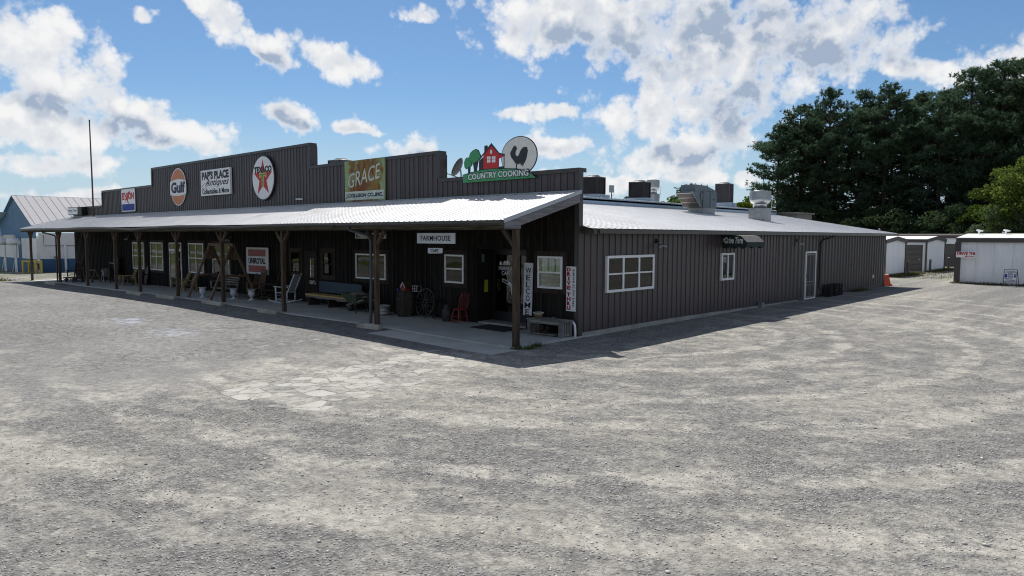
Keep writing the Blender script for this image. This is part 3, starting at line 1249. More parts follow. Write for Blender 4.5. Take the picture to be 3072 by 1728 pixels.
# rake: light metal edge over a grey weathered board, both ends
for xr, s in ((.045, 1), (XL - .155, -1)):
    a, b = (xr, xr + .03 * s) if s > 0 else (xr - .03, xr)
    bm = nb()
    prismx(bm, [(-3.03, 3.175), (.0, 4.005), (.0, 3.90), (-3.03, 3.07)], min(a, b), max(a, b))
    obj('rake_trim', bm, paint('pale_rake_metal', (.40, .42, .46), .4, .3, .1, 3), porch_roof)
    bm = nb()
    prismx(bm, [(-2.98, 3.07), (-.05, 3.875), (-.05, 3.66), (-2.42, 3.02), (-2.42, 2.93), (-2.98, 2.93)], min(a, b) - .01 * s - .012, max(a, b) - .01 * s - .012)
    obj('rake_board', bm, M_rake, porch_roof)
raf = None
for i in range(35):
    x = -.7 - i * 1.2
    if raf is None:
        bm = nb()
        prismx(bm, [(-.04, 3.86), (-2.9, 3.075), (-2.9, 2.96), (-.04, 3.74)], -.02, .02)
        raf = obj('rafter', bm, M_darkwood, porch_roof, (x, 0, 0))
    else:
        link('rafter', raf.data, porch_roof, (x, 0, 0))

# gutter in sagging lengths
for a, b, za, zb, sag in ((XL - .15, -33.0, .0, .0, .015), (-33.0, -23.4, 0, -.075, .07), (-23.4, -13.2, -.075, -.035, .085), (-13.2, -6.9, -.035, 0, .03), (-6.86, .03, 0, .0, .0)):
    bm = nb()
    prev = None
    N = 16
    for i in range(N + 1):
        f = i / N
        x = a + (b - a) * f
        z = 3.02 + za + (zb - za) * f + sag * 4 * f * (1 - f)
        ring = [bm.verts.new((x, yy, z + dz)) for yy, dz in ((-3.00, 0), (-3.09, 0), (-3.13, .05), (-3.13, .115), (-3.115, .115), (-3.00, .11))]
        if prev:
            for q in range(6):
                bm.faces.new((prev[q], prev[(q + 1) % 6], ring[(q + 1) % 6], ring[q]))
        else:
            bm.faces.new(ring)
        prev = ring
    bm.faces.new(prev[::-1])
    obj('gutter', bm, M_gutter, porch_roof)
obj('fascia_board', box(nb(), XL - .1, .02, -2.985, -2.945, 2.955, 3.10), M_beam, porch_roof)

# posts, beams, braces
PX = [-.03, -5.64, -11.0, -15.6, -19.87, -24.15, -27.32, -31.65, -36.6, -42.55]
brace = None
post_frame = obj('porch_plate', box(nb(), XL - .1, .03, -2.56, -2.44, 3.075, 3.13), M_beam, store)
prev = .045
for i, x in enumerate(PX):
    zb = PZ(x) - .05 if i else -.03
    w = .135 if i == 0 else .125
    jj = random.Random(i)
    bm = nb()
    prevr = None
    for k in range(9):                                   # hewn, slightly crooked
        z = zb + (2.915 - zb) * k / 8
        ox, oy = jj.uniform(-.008, .008), jj.uniform(-.008, .008)
        ring = [bm.verts.new((ox + sx * w / 2 * jj.uniform(.93, 1.05), oy + sy * w / 2, z)) for sx, sy in ((-1, -1), (1, -1), (1, 1), (-1, 1))]
        if prevr:
            for q in range(4):
                bm.faces.new((prevr[q], prevr[(q + 1) % 4], ring[(q + 1) % 4], ring[q]))
        else:
            bm.faces.new(ring)
        prevr = ring
    bm.faces.new(prevr[::-1])
    p = obj('porch_post', bm, M_post, store, (x, -2.5, 0))
    if brace is None:
        brace = obj('brace', beam(nb(), (-.06, 0, 2.52), (-.42, 0, 2.915), .09, .10), M_post, p)
        braceR = None
    else:
        link('brace', brace.data, p)
        if braceR is None:
            braceR = obj('brace', beam(nb(), (.06, 0, 2.52), (.42, 0, 2.915), .09, .10), M_post, p)
        else:
            link('brace', braceR.data, p)
    if i < len(PX) - 1:
        obj('porch_beam', box(nb(), PX[i + 1] + .012 - (.4 if i == 8 else 0), x + (.045 if i == 0 else 0), -2.58, -2.42, 2.915, 3.073), M_beam, store)
# downspouts
bm = nb()
tube(bm, [(-6.3, -3.06, 3.05), (-6.25, -3.0, 2.92), (-5.86, -2.66, 2.78), (-5.78, -2.6, 2.6), (-5.78, -2.6, 1.2)], .045, 6)
tube(bm, [(-5.78, -2.6, 1.22), (-5.785, -2.61, .95), (-5.80, -2.62, .12)], .052, 6)
obj('downspout', bm, paint('slate_downspout', (.05, .058, .068), .45, .1, .15, 4), store)
bm = nb()
tube(bm, [(-37.9, -3.06, 3.06), (-37.8, -3.0, 2.9), (-36.9, -2.62, 2.72), (-36.75, -2.6, 2.6), (-36.75, -2.6, -.05)], .045, 6)
obj('downspout', bm, M_gutter, store)

# ---- low side roof
SS = math.atan(.1667)
LS = 7.05 / math.cos(SS)
bm = nb()
prism(bm, [(.36, 2.94), (-6.62, 4.105), (-6.62, 4.07), (.36, 2.905)], .06, 29.3)
side_roof = obj('side_roof', bm, M_trim, store)
panel_row(side_roof, .02, 29.5, LS, .305, M_roof, lambda y: (.43, y, 2.975), (-(R(90) - SS), 0, R(90)), rib=.011, rw=.034)
obj('eave_fascia', box(nb(), .40, .47, .3, 29.52, 2.835, 2.955), M_gutter, side_roof)
obj('soffit', box(nb(), .012, .398, .12, 29.4, 2.86, 2.90), M_trim, side_roof)
bm = nb()
prism(bm, [(.03, 2.84), (.42, 2.82), (.42, 2.97), (.03, 3.05)], .10, .30)
obj('eave_return', bm, M_gutter, side_roof)
bm = nb()
prism(bm, [(.47, 2.99), (-6.6, 4.17), (-6.6, 4.07), (.47, 2.88)], 29.5, 29.55)
obj('rear_rake', bm, M_trim, side_roof)
# clerestory flashing and the upper roof behind it
obj('clerestory_flashing', box(nb(), -6.66, -6.60, .25, 29.4, 4.06, 4.425), M_bluestrip, side_roof)
bm = nb()
prism(bm, [(-6.6, 4.385), (-21.3, 5.50), (-42.4, 4.30), (-42.4, 4.2), (-21.3, 5.4), (-6.6, 4.30)], .22, 29.35)
upper_roof = obj('upper_roof', bm, M_roof, store)
SU = math.atan(1.115 / 14.7)
panel_row(upper_roof, .25, 29.45, 3.0, .305, M_roof, lambda y: (-6.58, y, 4.43), (-(R(90) - SU), 0, R(90)), rib=.03, rw=.10)
bm = nb()
box(bm, -7.4, -5.5, 30.0, 32.5, 3.2, 4.22)
obj('rear_annex', bm, M_greywood, store)
obj('rear_annex_roof', box(nb(), -7.5, -5.35, 29.9, 32.6, 4.222, 4.33), M_greywood, store)
bm = nb()
tube(bm, [(.45, 18.95, 2.86), (.40, 18.85, 2.78), (.10, 18.3, 2.62), (.07, 18.2, 2.5), (.07, 18.2, .42)], .05, 6)
obj('downspout', bm, M_black, store)


# ---- windows and doors
def window(u, side, w, z0, h, cols=1, rows=2, behind=M_dark, curtain=None, cur_h=.5, fr=.055, mat=None, fm=None, casing=None):
    """u: left edge seen from outside; side False = porch wall, True = side wall"""
    fm = fm or M_white
    loc, rz = ((u, -.004, z0), 0) if not side else ((.004, u, z0), R(90))
    D = .085
    bm = nb()
    box(bm, 0, w, -D, 0, 0, fr)
    box(bm, 0, w, -D, 0, h - fr, h)
    box(bm, 0, fr, -D, 0, fr, h - fr)
    box(bm, w - fr, w, -D, 0, fr, h - fr)
    for c in range(1, cols):
        cx = w * c / cols
        box(bm, cx - fr * .5, cx + fr * .5, -D + .008, 0, fr, h - fr)
    o = obj('window', bm, fm, store, loc, (0, 0, rz))
    if rows == 2:
        for c in range(cols):
            a = w * c / cols + (fr if c == 0 else fr * .5)
            b = w * (c + 1) / cols - (fr if c == cols - 1 else fr * .5)
            obj('sash_rail', box(nb(), a, b, -D + .014, -.01, h * .5 - .022, h * .5 + .022), fm, o)
    pm = mat or M_glass
    for c in range(cols):
        a = w * c / cols + (fr if c == 0 else fr * .5)
        b = w * (c + 1) / cols - (fr if c == cols - 1 else fr * .5)
        rr = [(fr, h * .5 - .022), (h * .5 + .022, h - fr)] if rows == 2 else [(fr, h - fr)]
        for k, (c0, c1) in enumerate(rr):
            obj('pane', box(nb(), a, b, -.048 + k * -.006, -.044 + k * -.006, c0, c1), pm, o)
    obj('backing', box(nb(), fr * .6, w - fr * .6, -.012, -.006, fr * .6, h - fr * .6), behind, o)
    if curtain is not None:
        bm = nb()
        N = int(26 * w) + 4
        z1 = h - fr
        zz = h * (1 - cur_h)
        pv = None
        for i in range(N + 1):
            x = fr + (w - 2 * fr) * i / N
            y = -.028 + .006 * math.sin(i * 1.9)
            dz = .03 * math.sin(i / N * math.pi * 2 * cols)
            q = [bm.verts.new((x, y, zz + dz)), bm.verts.new((x, y, z1))]
            if pv:
                bm.faces.new((pv[0], q[0], q[1], pv[1]))
            pv = q
        obj('curtain', bm, curtain, o)
    if casing:
        bm = nb()
        k = .14
        box(bm, -k, w + k, -.05, -.001, h + .002, h + k)
        box(bm, -k, w + k, -.05, -.001, -k, -.002)
        box(bm, -k, -.002, -.05, -.001, 0, h)
        box(bm, w + .002, w + k, -.05, -.001, 0, h)
        obj('casing', bm, casing, o)
    return o


def tagp(o, label):
    o['label'] = label
    return o


tagp(window(-31.9, False, 1.65, .85, 1.5, 2, 2, M_dark, casing=M_darkwood, fr=.06), 'white window behind the slatted chair, partly hidden by a post')
tagp(window(-29.3, False, 1.66, .87, 1.5, 2, 2, M_dark, casing=M_darkwood, fr=.06), 'clear four-pane white window')
tagp(window(-24.43, False, 1.67, .89, 1.48, 2, 2, M_dark, casing=M_darkwood, fr=.06), 'white window above the cedar glider')
tagp(window(-21.77, False, 1.71, .9, 1.46, 2, 2, M_dark, casing=M_darkwood, fr=.06), 'white window behind the swing frame')
tagp(window(-14.67, False, .66, 1.24, .88, 1, 2, M_blind, fm=M_darkwood, casing=M_darkwood, fr=.04), 'narrow dark-framed window left of the plank door')
tagp(window(-12.34, False, .68, 1.21, .92, 1, 2, M_blind, fm=M_darkwood, casing=M_darkwood, fr=.04), 'narrow dark-framed window right of the plank door')
tagp(window(-10.15, False, 1.77, 1.21, .90, 2, 1, M_blind, casing=M_darkwood, fr=.05), 'white window with closed blinds behind the blue bench')
tagp(window(-10.15, False, 1.77, 2.66, .2, 2, 1, M_curtain, casing=None, fr=.03), 'low transom window above the blinds')
tagp(window(-5.31, False, .87, 1.27, .9, 1, 2, M_dark, M_curtain, .5, casing=M_darkwood), 'white window with lace half curtain above the milk can')
tagp(window(-1.40, False, .88, 1.30, .9, 1, 2, M_dark, M_curtain, .5, casing=M_darkwood), 'white window with lace half curtain at the corner')
tagp(window(1.21, True, 2.52, 1.16, 1.05, 3, 2, M_dark, M_curtain, .42, fr=.075), 'white triple window in the metal side wall')
dtw = tagp(window(8.28, True, 1.01, 1.2, .98, 2, 1, M_dark, M_curtain, .9, fr=.075), 'white sliding order window')
obj('notice', box(nb(), .12, .42, -.057, -.0545, .62, .86), M_ink, dtw)
text(dtw, 'NO', .17, .37, .75, .84, -.0575, M_signwhite, .02, thick=.002)
text(dtw, 'LARGE\nBILLS', .15, .39, .64, .74, -.0575, M_signwhite, .01, thick=.002)

# plain plank door between the two narrow windows
o = obj('plank_door', box(nb(), 0, .86, -.055, 0, 0, 2.02), M_darkwood, store, (-13.66, -.004, PZ(-13) + .02))
obj('door_glass', box(nb(), .42, .70, -.062, -.057, .98, 1.72), M_glass, o)
obj('glazing_backing', box(nb(), .43, .69, -.0565, -.0555, .99, 1.71), M_blind, o)
for z in (1.22, 1.46):
    obj('muntin', box(nb(), .42, .70, -.07, -.0625, z, z + .025), M_darkwood, o)
bm = nb()
tube(bm, [(.12, -.07, 1.0), (.10, -.11, .97), (.10, -.11, .83), (.12, -.07, .8)], .012, 5)
obj('handle', bm, M_iron, o)
obj('notice', box(nb(), .36, .80, -.064, -.0565, .72, .85), M_signwhite, o)
text(o, 'EXIT ONLY', .38, .78, .74, .83, -.0645, M_ink, .02, thick=.002)
# white framed shop door with transom
o = obj('shop_door', box(nb(), 0, 1.5, -.03, 0, 0, 2.30), M_dark, store, (-26.83, -.004, PZ(-26) + .02))
bm = nb()
box(bm, 0, .06, -.07, -.0305, 0, 2.30)
box(bm, 1.44, 1.5, -.07, -.0305, 0, 2.30)
box(bm, .06, 1.44, -.07, -.0305, 2.24, 2.30)
box(bm, .06, 1.44, -.07, -.0305, 1.86, 1.98)
obj('door_frame', bm, M_white, o)
obj('pane', box(nb(), .12, 1.38, -.045, -.041, .2, 1.84), M_glass2, o)
obj('transom_pane', box(nb(), .08, 1.42, -.045, -.041, 2.0, 2.22), M_glass2, o)
bm = nb()
prism(bm, ellipse(1.1, 1.45, .14, .1, 14), -.054, -.048)
obj('round_sticker', bm, M_curtain, o)
obj('square_sticker', box(nb(), .85, .98, -.054, -.048, 1.0, 1.13), M_signwhite, o)

# recessed cafe entrance
rec = nb()
box(rec, -3.99, -3.9, .03, .72, -.1, 2.4)
box(rec, -1.9, -1.81, .03, .72, -.1, 2.4)
box(rec, -3.9, -1.9, .02, .72, 2.36, 2.44)
box(rec, -3.9, -1.9, .78, .84, -.1, 2.4)
entry = obj('entrance_recess', rec, M_plank, store)
obj('door_sill', box(nb(), -3.88, -1.92, .02, .66, PZ(-3) + .002, PZ(-3) + .06), M_found, entry)
ed = obj('entrance_door', box(nb(), -3.89, -1.91, .70, .76, .11, 2.35), M_dark, store)
for x0, x1, lab in ((-3.84, -2.92, 'left glass leaf with white cafe lettering'), (-2.88, -1.96, 'right glass leaf')):
    bm = nb()
    s = .07
    box(bm, x0, x0 + s, .64, .69, .12, 2.26)
    box(bm, x1 - s, x1, .64, .69, .12, 2.26)
    box(bm, x0 + s, x1 - s, .64, .69, .12, .42)
    box(bm, x0 + s, x1 - s, .64, .69, 2.18, 2.26)
    lf = tagp(obj('door_leaf', bm, M_black, ed), lab)
for x0, x1 in ((-3.84, -2.92), (-2.88, -1.96)):
    obj('door_pane', box(nb(), x0 + .075, x1 - .075, .664, .668, .425, 2.175), M_glass2, ed)
for x in (-2.99, -2.81):
    bm = nb()
    tube(bm, [(x, .64, 1.32), (x, .58, 1.30), (x, .58, .98), (x, .64, .96)], .014, 6)
    obj('door_handle', bm, M_alum, ed)
obj('door_header', box(nb(), -3.89, -1.91, .63, .70, 2.262, 2.345), M_black, ed)
text(ed, 'FARMHOUSE', -3.62, -3.02, 1.70, 1.83, .662, M_signwhite, .02, thick=.002)
text(ed, 'CAFE', -3.5, -3.12, 1.55, 1.68, .662, M_signwhite, .02, thick=.002)
bm = nb()
prism(bm, [(-3.58, 1.86), (-3.58, 1.93), (-3.54, 1.99), (-3.49, 1.95), (-3.46, 1.86)], .658, .661)
prism(bm, [(-3.42, 1.86), (-3.42, 1.95), (-3.36, 2.01), (-3.30, 1.95), (-3.30, 1.86)], .658, .661)
prism(bm, [(-3.24 + .1 * math.cos(R(a)), 1.87 + .14 * math.sin(R(a))) for a in range(0, 181, 20)], .658, .661)
obj('door_emblem', bm, M_curtain, ed)
bm = nb()
prism(bm, [(-3.46, 1.45), (-3.08, 1.33), (-3.10, 1.22), (-3.48, 1.36)], .655, .661)
cl = obj('closed_board', bm, M_signwhite, ed)
bm = nb()
prism(bm, [(-3.44, 1.42), (-3.22, 1.35), (-3.23, 1.29), (-3.45, 1.365)], .652, .6545)
obj('closed_board_print', bm, M_ink, ed)
obj('hours_card', box(nb(), -3.10, -2.99, .655, .661, 1.06, 1.26), M_curtain, ed)
bm = nb()
box(bm, -3.894, -3.89, .30, .46, 1.02, 1.40)
obj('yellow_sticker', bm, paint('yellow_print', (.42, .45, .03), .5, 0, .3, 14), entry)
obj('green_sticker', box(nb(), -3.894, -3.89, .18, .30, 1.95, 2.2), paint('green_print', (.10, .22, .18), .5, 0, .3, 14), entry)

# side screen door
bm = nb()
w, h, s = 1.26, 2.12, .07
box(bm, 0, s, -.06, 0, 0, h)
box(bm, w - s, w, -.06, 0, 0, h)
box(bm, s, w - s, -.06, 0, h - s, h)
box(bm, s, w - s, -.06, 0, 0, .05)
sd = obj('screen_door', bm, M_white, store, (.004, 16.43, .0), (0, 0, R(90)))
bm = nb()
box(bm, s + .01, s + .07, -.05, -.012, .06, h - s - .03)
box(bm, w - s - .07, w - s - .01, -.05, -.012, .06, h - s - .03)
box(bm, s + .07, w - s - .07, -.05, -.012, h - s - .1, h - s - .03)
box(bm, s + .07, w - s - .07, -.05, -.012, .75, .79)
box(bm, s + .07, w - s - .07, -.05, -.012, .60, .64)
box(bm, s + .07, w - s - .07, -.05, -.012, .06, .12)
box(bm, w / 2 - .02, w / 2 + .02, -.05, -.012, .12, .60)
obj('screen_frame', bm, M_greywood, sd)
obj('screen_mesh', box(nb(), s + .02, w - s - .02, -.02, -.014, .07, h - s - .05), paint('insect_screen', (.03, .032, .038), .7, 0, .2, 3), sd)
obj('inner_door', box(nb(), s, w - s, -.011, -.004, .05, h - s), M_dark, sd)
obj('handle', box(nb(), .10, .125, -.085, -.0505, 1.0, 1.14), M_black, sd)
# small fittings on the side wall
obj('outlet_box', box(nb(), .03, .06, 26.3, 26.55, .55, .72), M_alum, store)
bm = nb()
box(bm, .035, .19, 11.55, 11.78, .02, .20)
obj('wall_outlet_cover', bm, M_galv, store)
bm = nb()
tube(bm, [(-.14, -.10, .45), (-.08, -.13, .43), (.0, -.16, .36), (.03, -.18, .2), (.04, -.19, -.02)], .035, 8)
obj('drain_pipe', bm, M_white, store, smooth=True)

# ================================================================== signs
def sign(name, label, xc, zc, y=-.05, rz=0.0, group=None):
    return thing(name, label, 'sign', (xc, y, zc), rz, group)


def poly_part(parent, name, poly, y0, y1, mat):
    bm = nb()
    prism(bm, poly, y0, y1)
    return obj(name, bm, mat, parent)


# white rounded plate with red letters over a blue band
s = sign('fuel_sign', 'white rounded plate with red letters over a blue band, leftmost on the parapet', -32.3, 4.11)
poly_part(s, 'board', rrect(-1.03, 1.03, 0, 1.29, .09), -.03, 0, M_signwhite)
poly_part(s, 'blue_band', rrect(-.95, .95, .06, .43, .05), -.034, -.0305, M_blue)
text(s, 'E', -.90, -.55, .68, 1.08, -.031, M_red, .05)
text(s, 'ON', .05, .90, .68, 1.08, -.031, M_red, .05)
bm = nb()
for a, b in (((-.52, 1.06), (.06, .46)), ((-.22, 1.06), (.0, .70)), ((.12, 1.12), (-.42, .64)), ((.26, 1.14), (-.12, .64))):
    d = Vector((b[0] - a[0], b[1] - a[1])).normalized()
    nx, nz = -d.y * .05, d.x * .05
    prism(bm, [(a[0] + nx, a[1] + nz), (b[0] + nx, b[1] + nz), (b[0] - nx, b[1] - nz), (a[0] - nx, a[1] - nz)], -.037 - .002 * (a[0] > 0), -.0305)
obj('lettering', bm, M_red, s)

# orange disc with a white band
s = sign('fuel_sign', 'round faded orange sign with a white band and dark blue lettering', -25.43, 4.26)
poly_part(s, 'rim', ellipse(0, .945, .935, .945, 48), -.02, 0, M_signwhite)
poly_part(s, 'orange_disc', ellipse(0, .945, .885, .895, 48), -.026, -.0205, M_orange)
band = [(-.96, .60), (-.98, .8), (-.96, 1.18), (-.92, 1.24)] + [(.92 * (2 * k / 10 - 1), 1.24 + .10 * math.sin(math.pi * k / 10)) for k in range(1, 10)] + [(.92, 1.24), (.96, 1.18), (.98, .8), (.96, .60), (.9, .55)] + [(.9 * (1 - 2 * k / 10), .55 - .05 * math.sin(math.pi * k / 10)) for k in range(1, 10)] + [(-.9, .55)]
poly_part(s, 'white_band', band, -.032, -.0265, M_signwhite)
text(s, 'Gulf', -.84, .84, .64, 1.20, -.033, M_navy, .05)

# antiques board
s = sign('shop_sign', 'rectangular white antiques board with black lettering of three styles', -21.15, 4.64)
poly_part(s, 'board', [(-1.5, 0), (1.5, 0), (1.5, 1.20), (-1.5, 1.20)], -.09, 0, M_signwhite)
text(s, "PAP'S PLACE", -1.38, 1.38, .74, 1.13, -.091, M_ink, .055)
text(s, 'Antiques', -1.05, 1.38, .36, .76, -.091, M_ink, .012, .45)
bm = nb()
for k in range(26):
    a0, a1 = 2 * math.pi * k / 26, 2 * math.pi * (k + 1) / 26
    for rx, rz, cx, cz in ((.33, .11, -1.05, .47),):
        p0 = (cx + rx * math.cos(a0), -.092, cz + rz * math.sin(a0) + .25 * rx * math.cos(a0))
        p1 = (cx + rx * math.cos(a1), -.092, cz + rz * math.sin(a1) + .25 * rx * math.cos(a1))
        beam(bm, p0, p1, .006, .022, (0, 1, 0))
obj('flourish', bm, M_ink, s)
text(s, 'Collectables & More', -1.36, 1.36, .07, .32, -.091, M_ink, .03)

# red star
s = sign('fuel_sign', 'round white sign with a red five-pointed star and a green letter', -16.72, 4.25)
poly_part(s, 'rim', ellipse(0, .95, .95, .955, 48), -.06, 0, M_darkink)
poly_part(s, 'disc', ellipse(0, .95, .90, .905, 48), -.066, -.0605, M_signwhite)
star = []
for k in range(10):
    rr = .80 if k % 2 == 0 else .31
    a = R(90 + 36 * k)
    star.append((rr * math.cos(a), .93 + rr * math.sin(a)))
poly_part(s, 'star', star, -.072, -.0665, M_red)
text(s, 'TEXACO', -.74, .74, 1.17, 1.44, -.073, M_ink, .05)
poly_part(s, 'letter_outline', [(-.30, 1.16), (.30, 1.16), (.30, .96), (.22, .96), (.22, 1.02), (.09, 1.02), (.09, .55), (-.09, .55), (-.09, 1.02), (-.22, 1.02), (-.22, .96), (-.30, .96)], -.077, -.0725, M_gold)
poly_part(s, 'letter', [(-.27, 1.13), (.27, 1.13), (.27, .99), (.25, .99), (.25, 1.05), (.06, 1.05), (.06, .58), (-.06, .58), (-.06, 1.05), (-.25, 1.05), (-.25, .99), (-.27, .99)], -.081, -.0775, M_tgreen)

# rusted tin sign
s = sign('tin_sign', 'large rusty green tin sign with slanted pale lettering', -9.55, 4.0)
poly_part(s, 'board', [(-1.2, 0), (1.2, 0), (1.2, 1.47), (-1.2, 1.47)], -.045, 0, M_grace)
M_palegreen = paint('pale_green_print', (.46, .53, .46), .5, 0, .2, 5, dirt=(.30, .34, .24))
poly_part(s, 'pale_strip', [(-1.16, .05), (1.14, .05), (1.14, .36), (-1.16, .36)], -.049, -.0455, M_palegreen)
text(s, 'GRACE', -.97, .93, .46, 1.0, -.046, M_palegreen, .006, 0, warp=lambda x, z: (x + .12 * (z - .7), z + (x + .97) * .16), thick=.006)
text(s, 'J.COLLISON CO.,INC.', -1.11, 1.10, .11, .28, -.050, M_navy, .045)

# country cooking cut-out
s = sign('cutout_sign', 'cut-out sign of red farmhouse, green trees and black rooster on the parapet top', -2.95, 4.39, -.07)


def L(pts):
    return [(x + 2.95, z - 4.39) for x, z in pts]


poly_part(s, 'disc_rim', ellipse(.83, .655, .70, .565, 48), -.020, 0, M_darkink)
poly_part(s, 'disc', ellipse(.83, .655, .675, .54, 48), -.026, -.0205, M_cream)
poly_part(s, 'green_hill_edge', [(x, z + (.022 if z > .05 else 0)) for x, z in L([(-4.44, 4.62), (-4.07, 4.68), (-3.61, 4.73), (-3.16, 4.74), (-2.72, 4.72), (-2.26, 4.68), (-1.94, 4.63), (-1.66, 4.52), (-1.47, 4.42), (-1.47, 4.4), (-4.44, 4.39)])], -.034, 0.002, M_darkink)
poly_part(s, 'green_hill', L([(-4.42, 4.62), (-4.07, 4.68), (-3.61, 4.73), (-3.16, 4.74), (-2.72, 4.72), (-2.26, 4.68), (-1.94, 4.63), (-1.66, 4.52), (-1.49, 4.42), (-1.49, 4.4), (-4.41, 4.392)]), -.040, -.0345, M_green)
poly_part(s, 'house_wall', L([(-3.54, 4.72), (-3.54, 5.19), (-3.2, 5.47), (-2.9, 5.17), (-2.92, 4.72)]), -.032, -.004, M_red)
poly_part(s, 'house_roof', L([(-3.75, 5.05), (-3.2, 5.51), (-2.88, 5.20), (-2.65, 5.13), (-2.66, 5.09), (-2.88, 5.15), (-3.2, 5.43), (-3.55, 5.16), (-3.68, 5.05)]), -.037, -.0325, M_darkink)
poly_part(s, 'house_lean_to', L([(-3.73, 5.02), (-3.55, 5.12), (-3.55, 4.72), (-3.73, 4.72)]), -.030, -.006, M_darkink)
poly_part(s, 'chimney', L([(-3.5, 5.20), (-3.5, 5.44), (-3.43, 5.46), (-3.38, 5.45), (-3.37, 5.28)]), -.031, -.004, M_darkink)
poly_part(s, 'porch_roof', L([(-2.89, 5.155), (-2.68, 5.11), (-2.68, 5.085), (-2.9, 5.02)]), -.036, -.0275, M_red)
poly_part(s, 'porch_post', L([(-2.70, 5.09), (-2.675, 5.09), (-2.675, 4.72), (-2.70, 4.72)]), -.036, -.0275, M_darkink)
poly_part(s, 'porch_rail', L([(-2.91, 4.79), (-2.70, 4.80), (-2.70, 4.73), (-2.91, 4.73)]), -.034, -.0275, M_darkink)
for x0, x1, z0, z1 in ((-3.375, -3.31, 5.035, 5.12), (-3.30, -3.235, 5.035, 5.12), (-3.375, -3.31, 4.94, 5.025), (-3.30, -3.235, 4.94, 5.025),
                       (-3.175, -3.11, 5.025, 5.11), (-3.10, -3.035, 5.025, 5.11), (-3.175, -3.11, 4.93, 5.015), (-3.10, -3.035, 4.93, 5.015), (-3.24, -3.17, 5.19, 5.305)):
    poly_part(s, 'window_light', L([(x0, z0), (x1, z0), (x1, z1), (x0, z1)]), -.041, -.0325, M_signwhite)
poly_part(s, 'tree_trunk', L([(-4.22, 4.89), (-4.11, 4.89), (-4.13, 4.63), (-4.21, 4.62)]), -.022, -.002, M_darkink)
poly_part(s, 'tree_trunk', L([(-4.0, 5.0), (-3.77, 5.01), (-3.85, 4.68), (-3.94, 4.67)]), -.022, -.002, M_darkink)
T1 = [(-4.38, 5.02), (-4.34, 5.11), (-4.27, 5.16), (-4.16, 5.15), (-4.11, 5.06), (-4.02, 4.92), (-4.07, 4.88), (-4.18, 4.85), (-4.29, 4.8), (-4.36, 4.86), (-4.38, 4.95)]
T2 = [(-4.16, 5.16), (-4.11, 5.28), (-4.0, 5.35), (-3.85, 5.39), (-3.75, 5.34), (-3.71, 5.25), (-3.64, 5.17), (-3.68, 5.08), (-3.78, 5.01), (-3.89, 4.97), (-4.0, 4.95), (-4.1, 5.01), (-4.16, 5.08)]
for T, dy in ((T1, 0), (T2, .006)):
    cx = sum(p[0] for p in T) / len(T)
    cz = sum(p[1] for p in T) / len(T)
    poly_part(s, 'tree_outline', L(T), -.026 - dy, -.003, M_darkink)
    poly_part(s, 'tree_crown', L([(cx + (x - cx) * .93, cz + (z - cz) * .93) for x, z in T]), -.031 - dy, -.0262 - dy, M_green)
poly_part(s, 'rooster', L([(-2.45, 5.14), (-2.42, 5.2), (-2.37, 5.26), (-2.34, 5.31), (-2.3, 5.33), (-2.26, 5.36), (-2.24, 5.33), (-2.2, 5.3), (-2.19, 5.24), (-2.22, 5.21), (-2.24, 5.15), (-2.24, 5.1), (-2.19, 5.04), (-2.13, 5.05), (-2.09, 5.12), (-2.05, 5.19), (-1.98, 5.26), (-1.9, 5.29), (-1.8, 5.27), (-1.77, 5.17), (-1.79, 5.07), (-1.82, 4.96), (-1.88, 4.85), (-1.92, 4.82), (-1.96, 4.72), (-1.98, 4.81), (-2.03, 4.76), (-2.05, 4.84), (-2.12, 4.81), (-2.17, 4.83), (-2.19, 4.71), (-2.15, 4.69), (-2.26, 4.69), (-2.22, 4.71), (-2.22, 4.83), (-2.27, 4.88), (-2.34, 4.96), (-2.41, 5.03), (-2.43, 5.09)]), -.032, -.0265, M_darkink)
wv = lambda x, z: (x, z + .02 * math.sin((x + 1.25) / 2.5 * math.pi))
text(s, 'COUNTRY COOKING', -1.27, 1.25, .045, .275, -.041, M_darkink, .055, warp=wv, thick=.003, name='lettering_outline')
text(s, 'COUNTRY COOKING', -1.24, 1.22, .07, .25, -.0445, M_signwhite, .022, warp=wv, thick=.003)

# projecting box sign at the left end
s = thing('box_sign', 'small projecting box sign with white face at the far left of the parapet', 'sign', (-40.6, -.1, 4.06), R(9))
obj('cabinet', box(nb(), -.75, 1.05, -.45, .05, 0, .50), M_black, s)
obj('face', box(nb(), -.73, .55, -.47, -.451, .03, .47), M_signwhite, s)
text(s, 'Ginger Creek', -.62, .46, .16, .36, -.471, M_ink, .0, .3)

# hanging boards under the porch beam
s = thing('hanging_sign', 'white farmhouse board hanging from the porch beam', 'sign', (-2.98, -2.5, 2.55))
obj('board', box(nb(), -.77, .77, -.015, .015, 0, .285), paint('pale_grey_board', (.50, .53, .58), .6, 0, .08, 4), s)
text(s, 'FARMHOUSE', -.61, .61, .075, .215, -.0155, M_ink, .02, spacing=1.1)
for x in (-.74, .74):
    bm = nb()
    tube(bm, [(x, 0, .285), (x, 0, .37)], .006, 5)
    obj('chain', bm, M_iron, s)
s = thing('hanging_sign', 'small weathered cafe plank hanging below the farmhouse board', 'sign', (-3.0, -2.5, 2.275))
bm = nb()
prism(bm, [(-.30, .01), (-.2, .0), (.28, .015), (.29, .15), (.1, .155), (-.29, .15)], -.012, .012)
obj('board', bm, M_whitewood, s)
text(s, 'CAFE', -.18, .14, .035, .125, -.0125, M_ink, .03)
for x in (-.27, .27):
    bm = nb()
    tube(bm, [(x, 0, .15), (x * .95, 0, .275)], .005, 5)
    obj('chain', bm, M_iron, s)

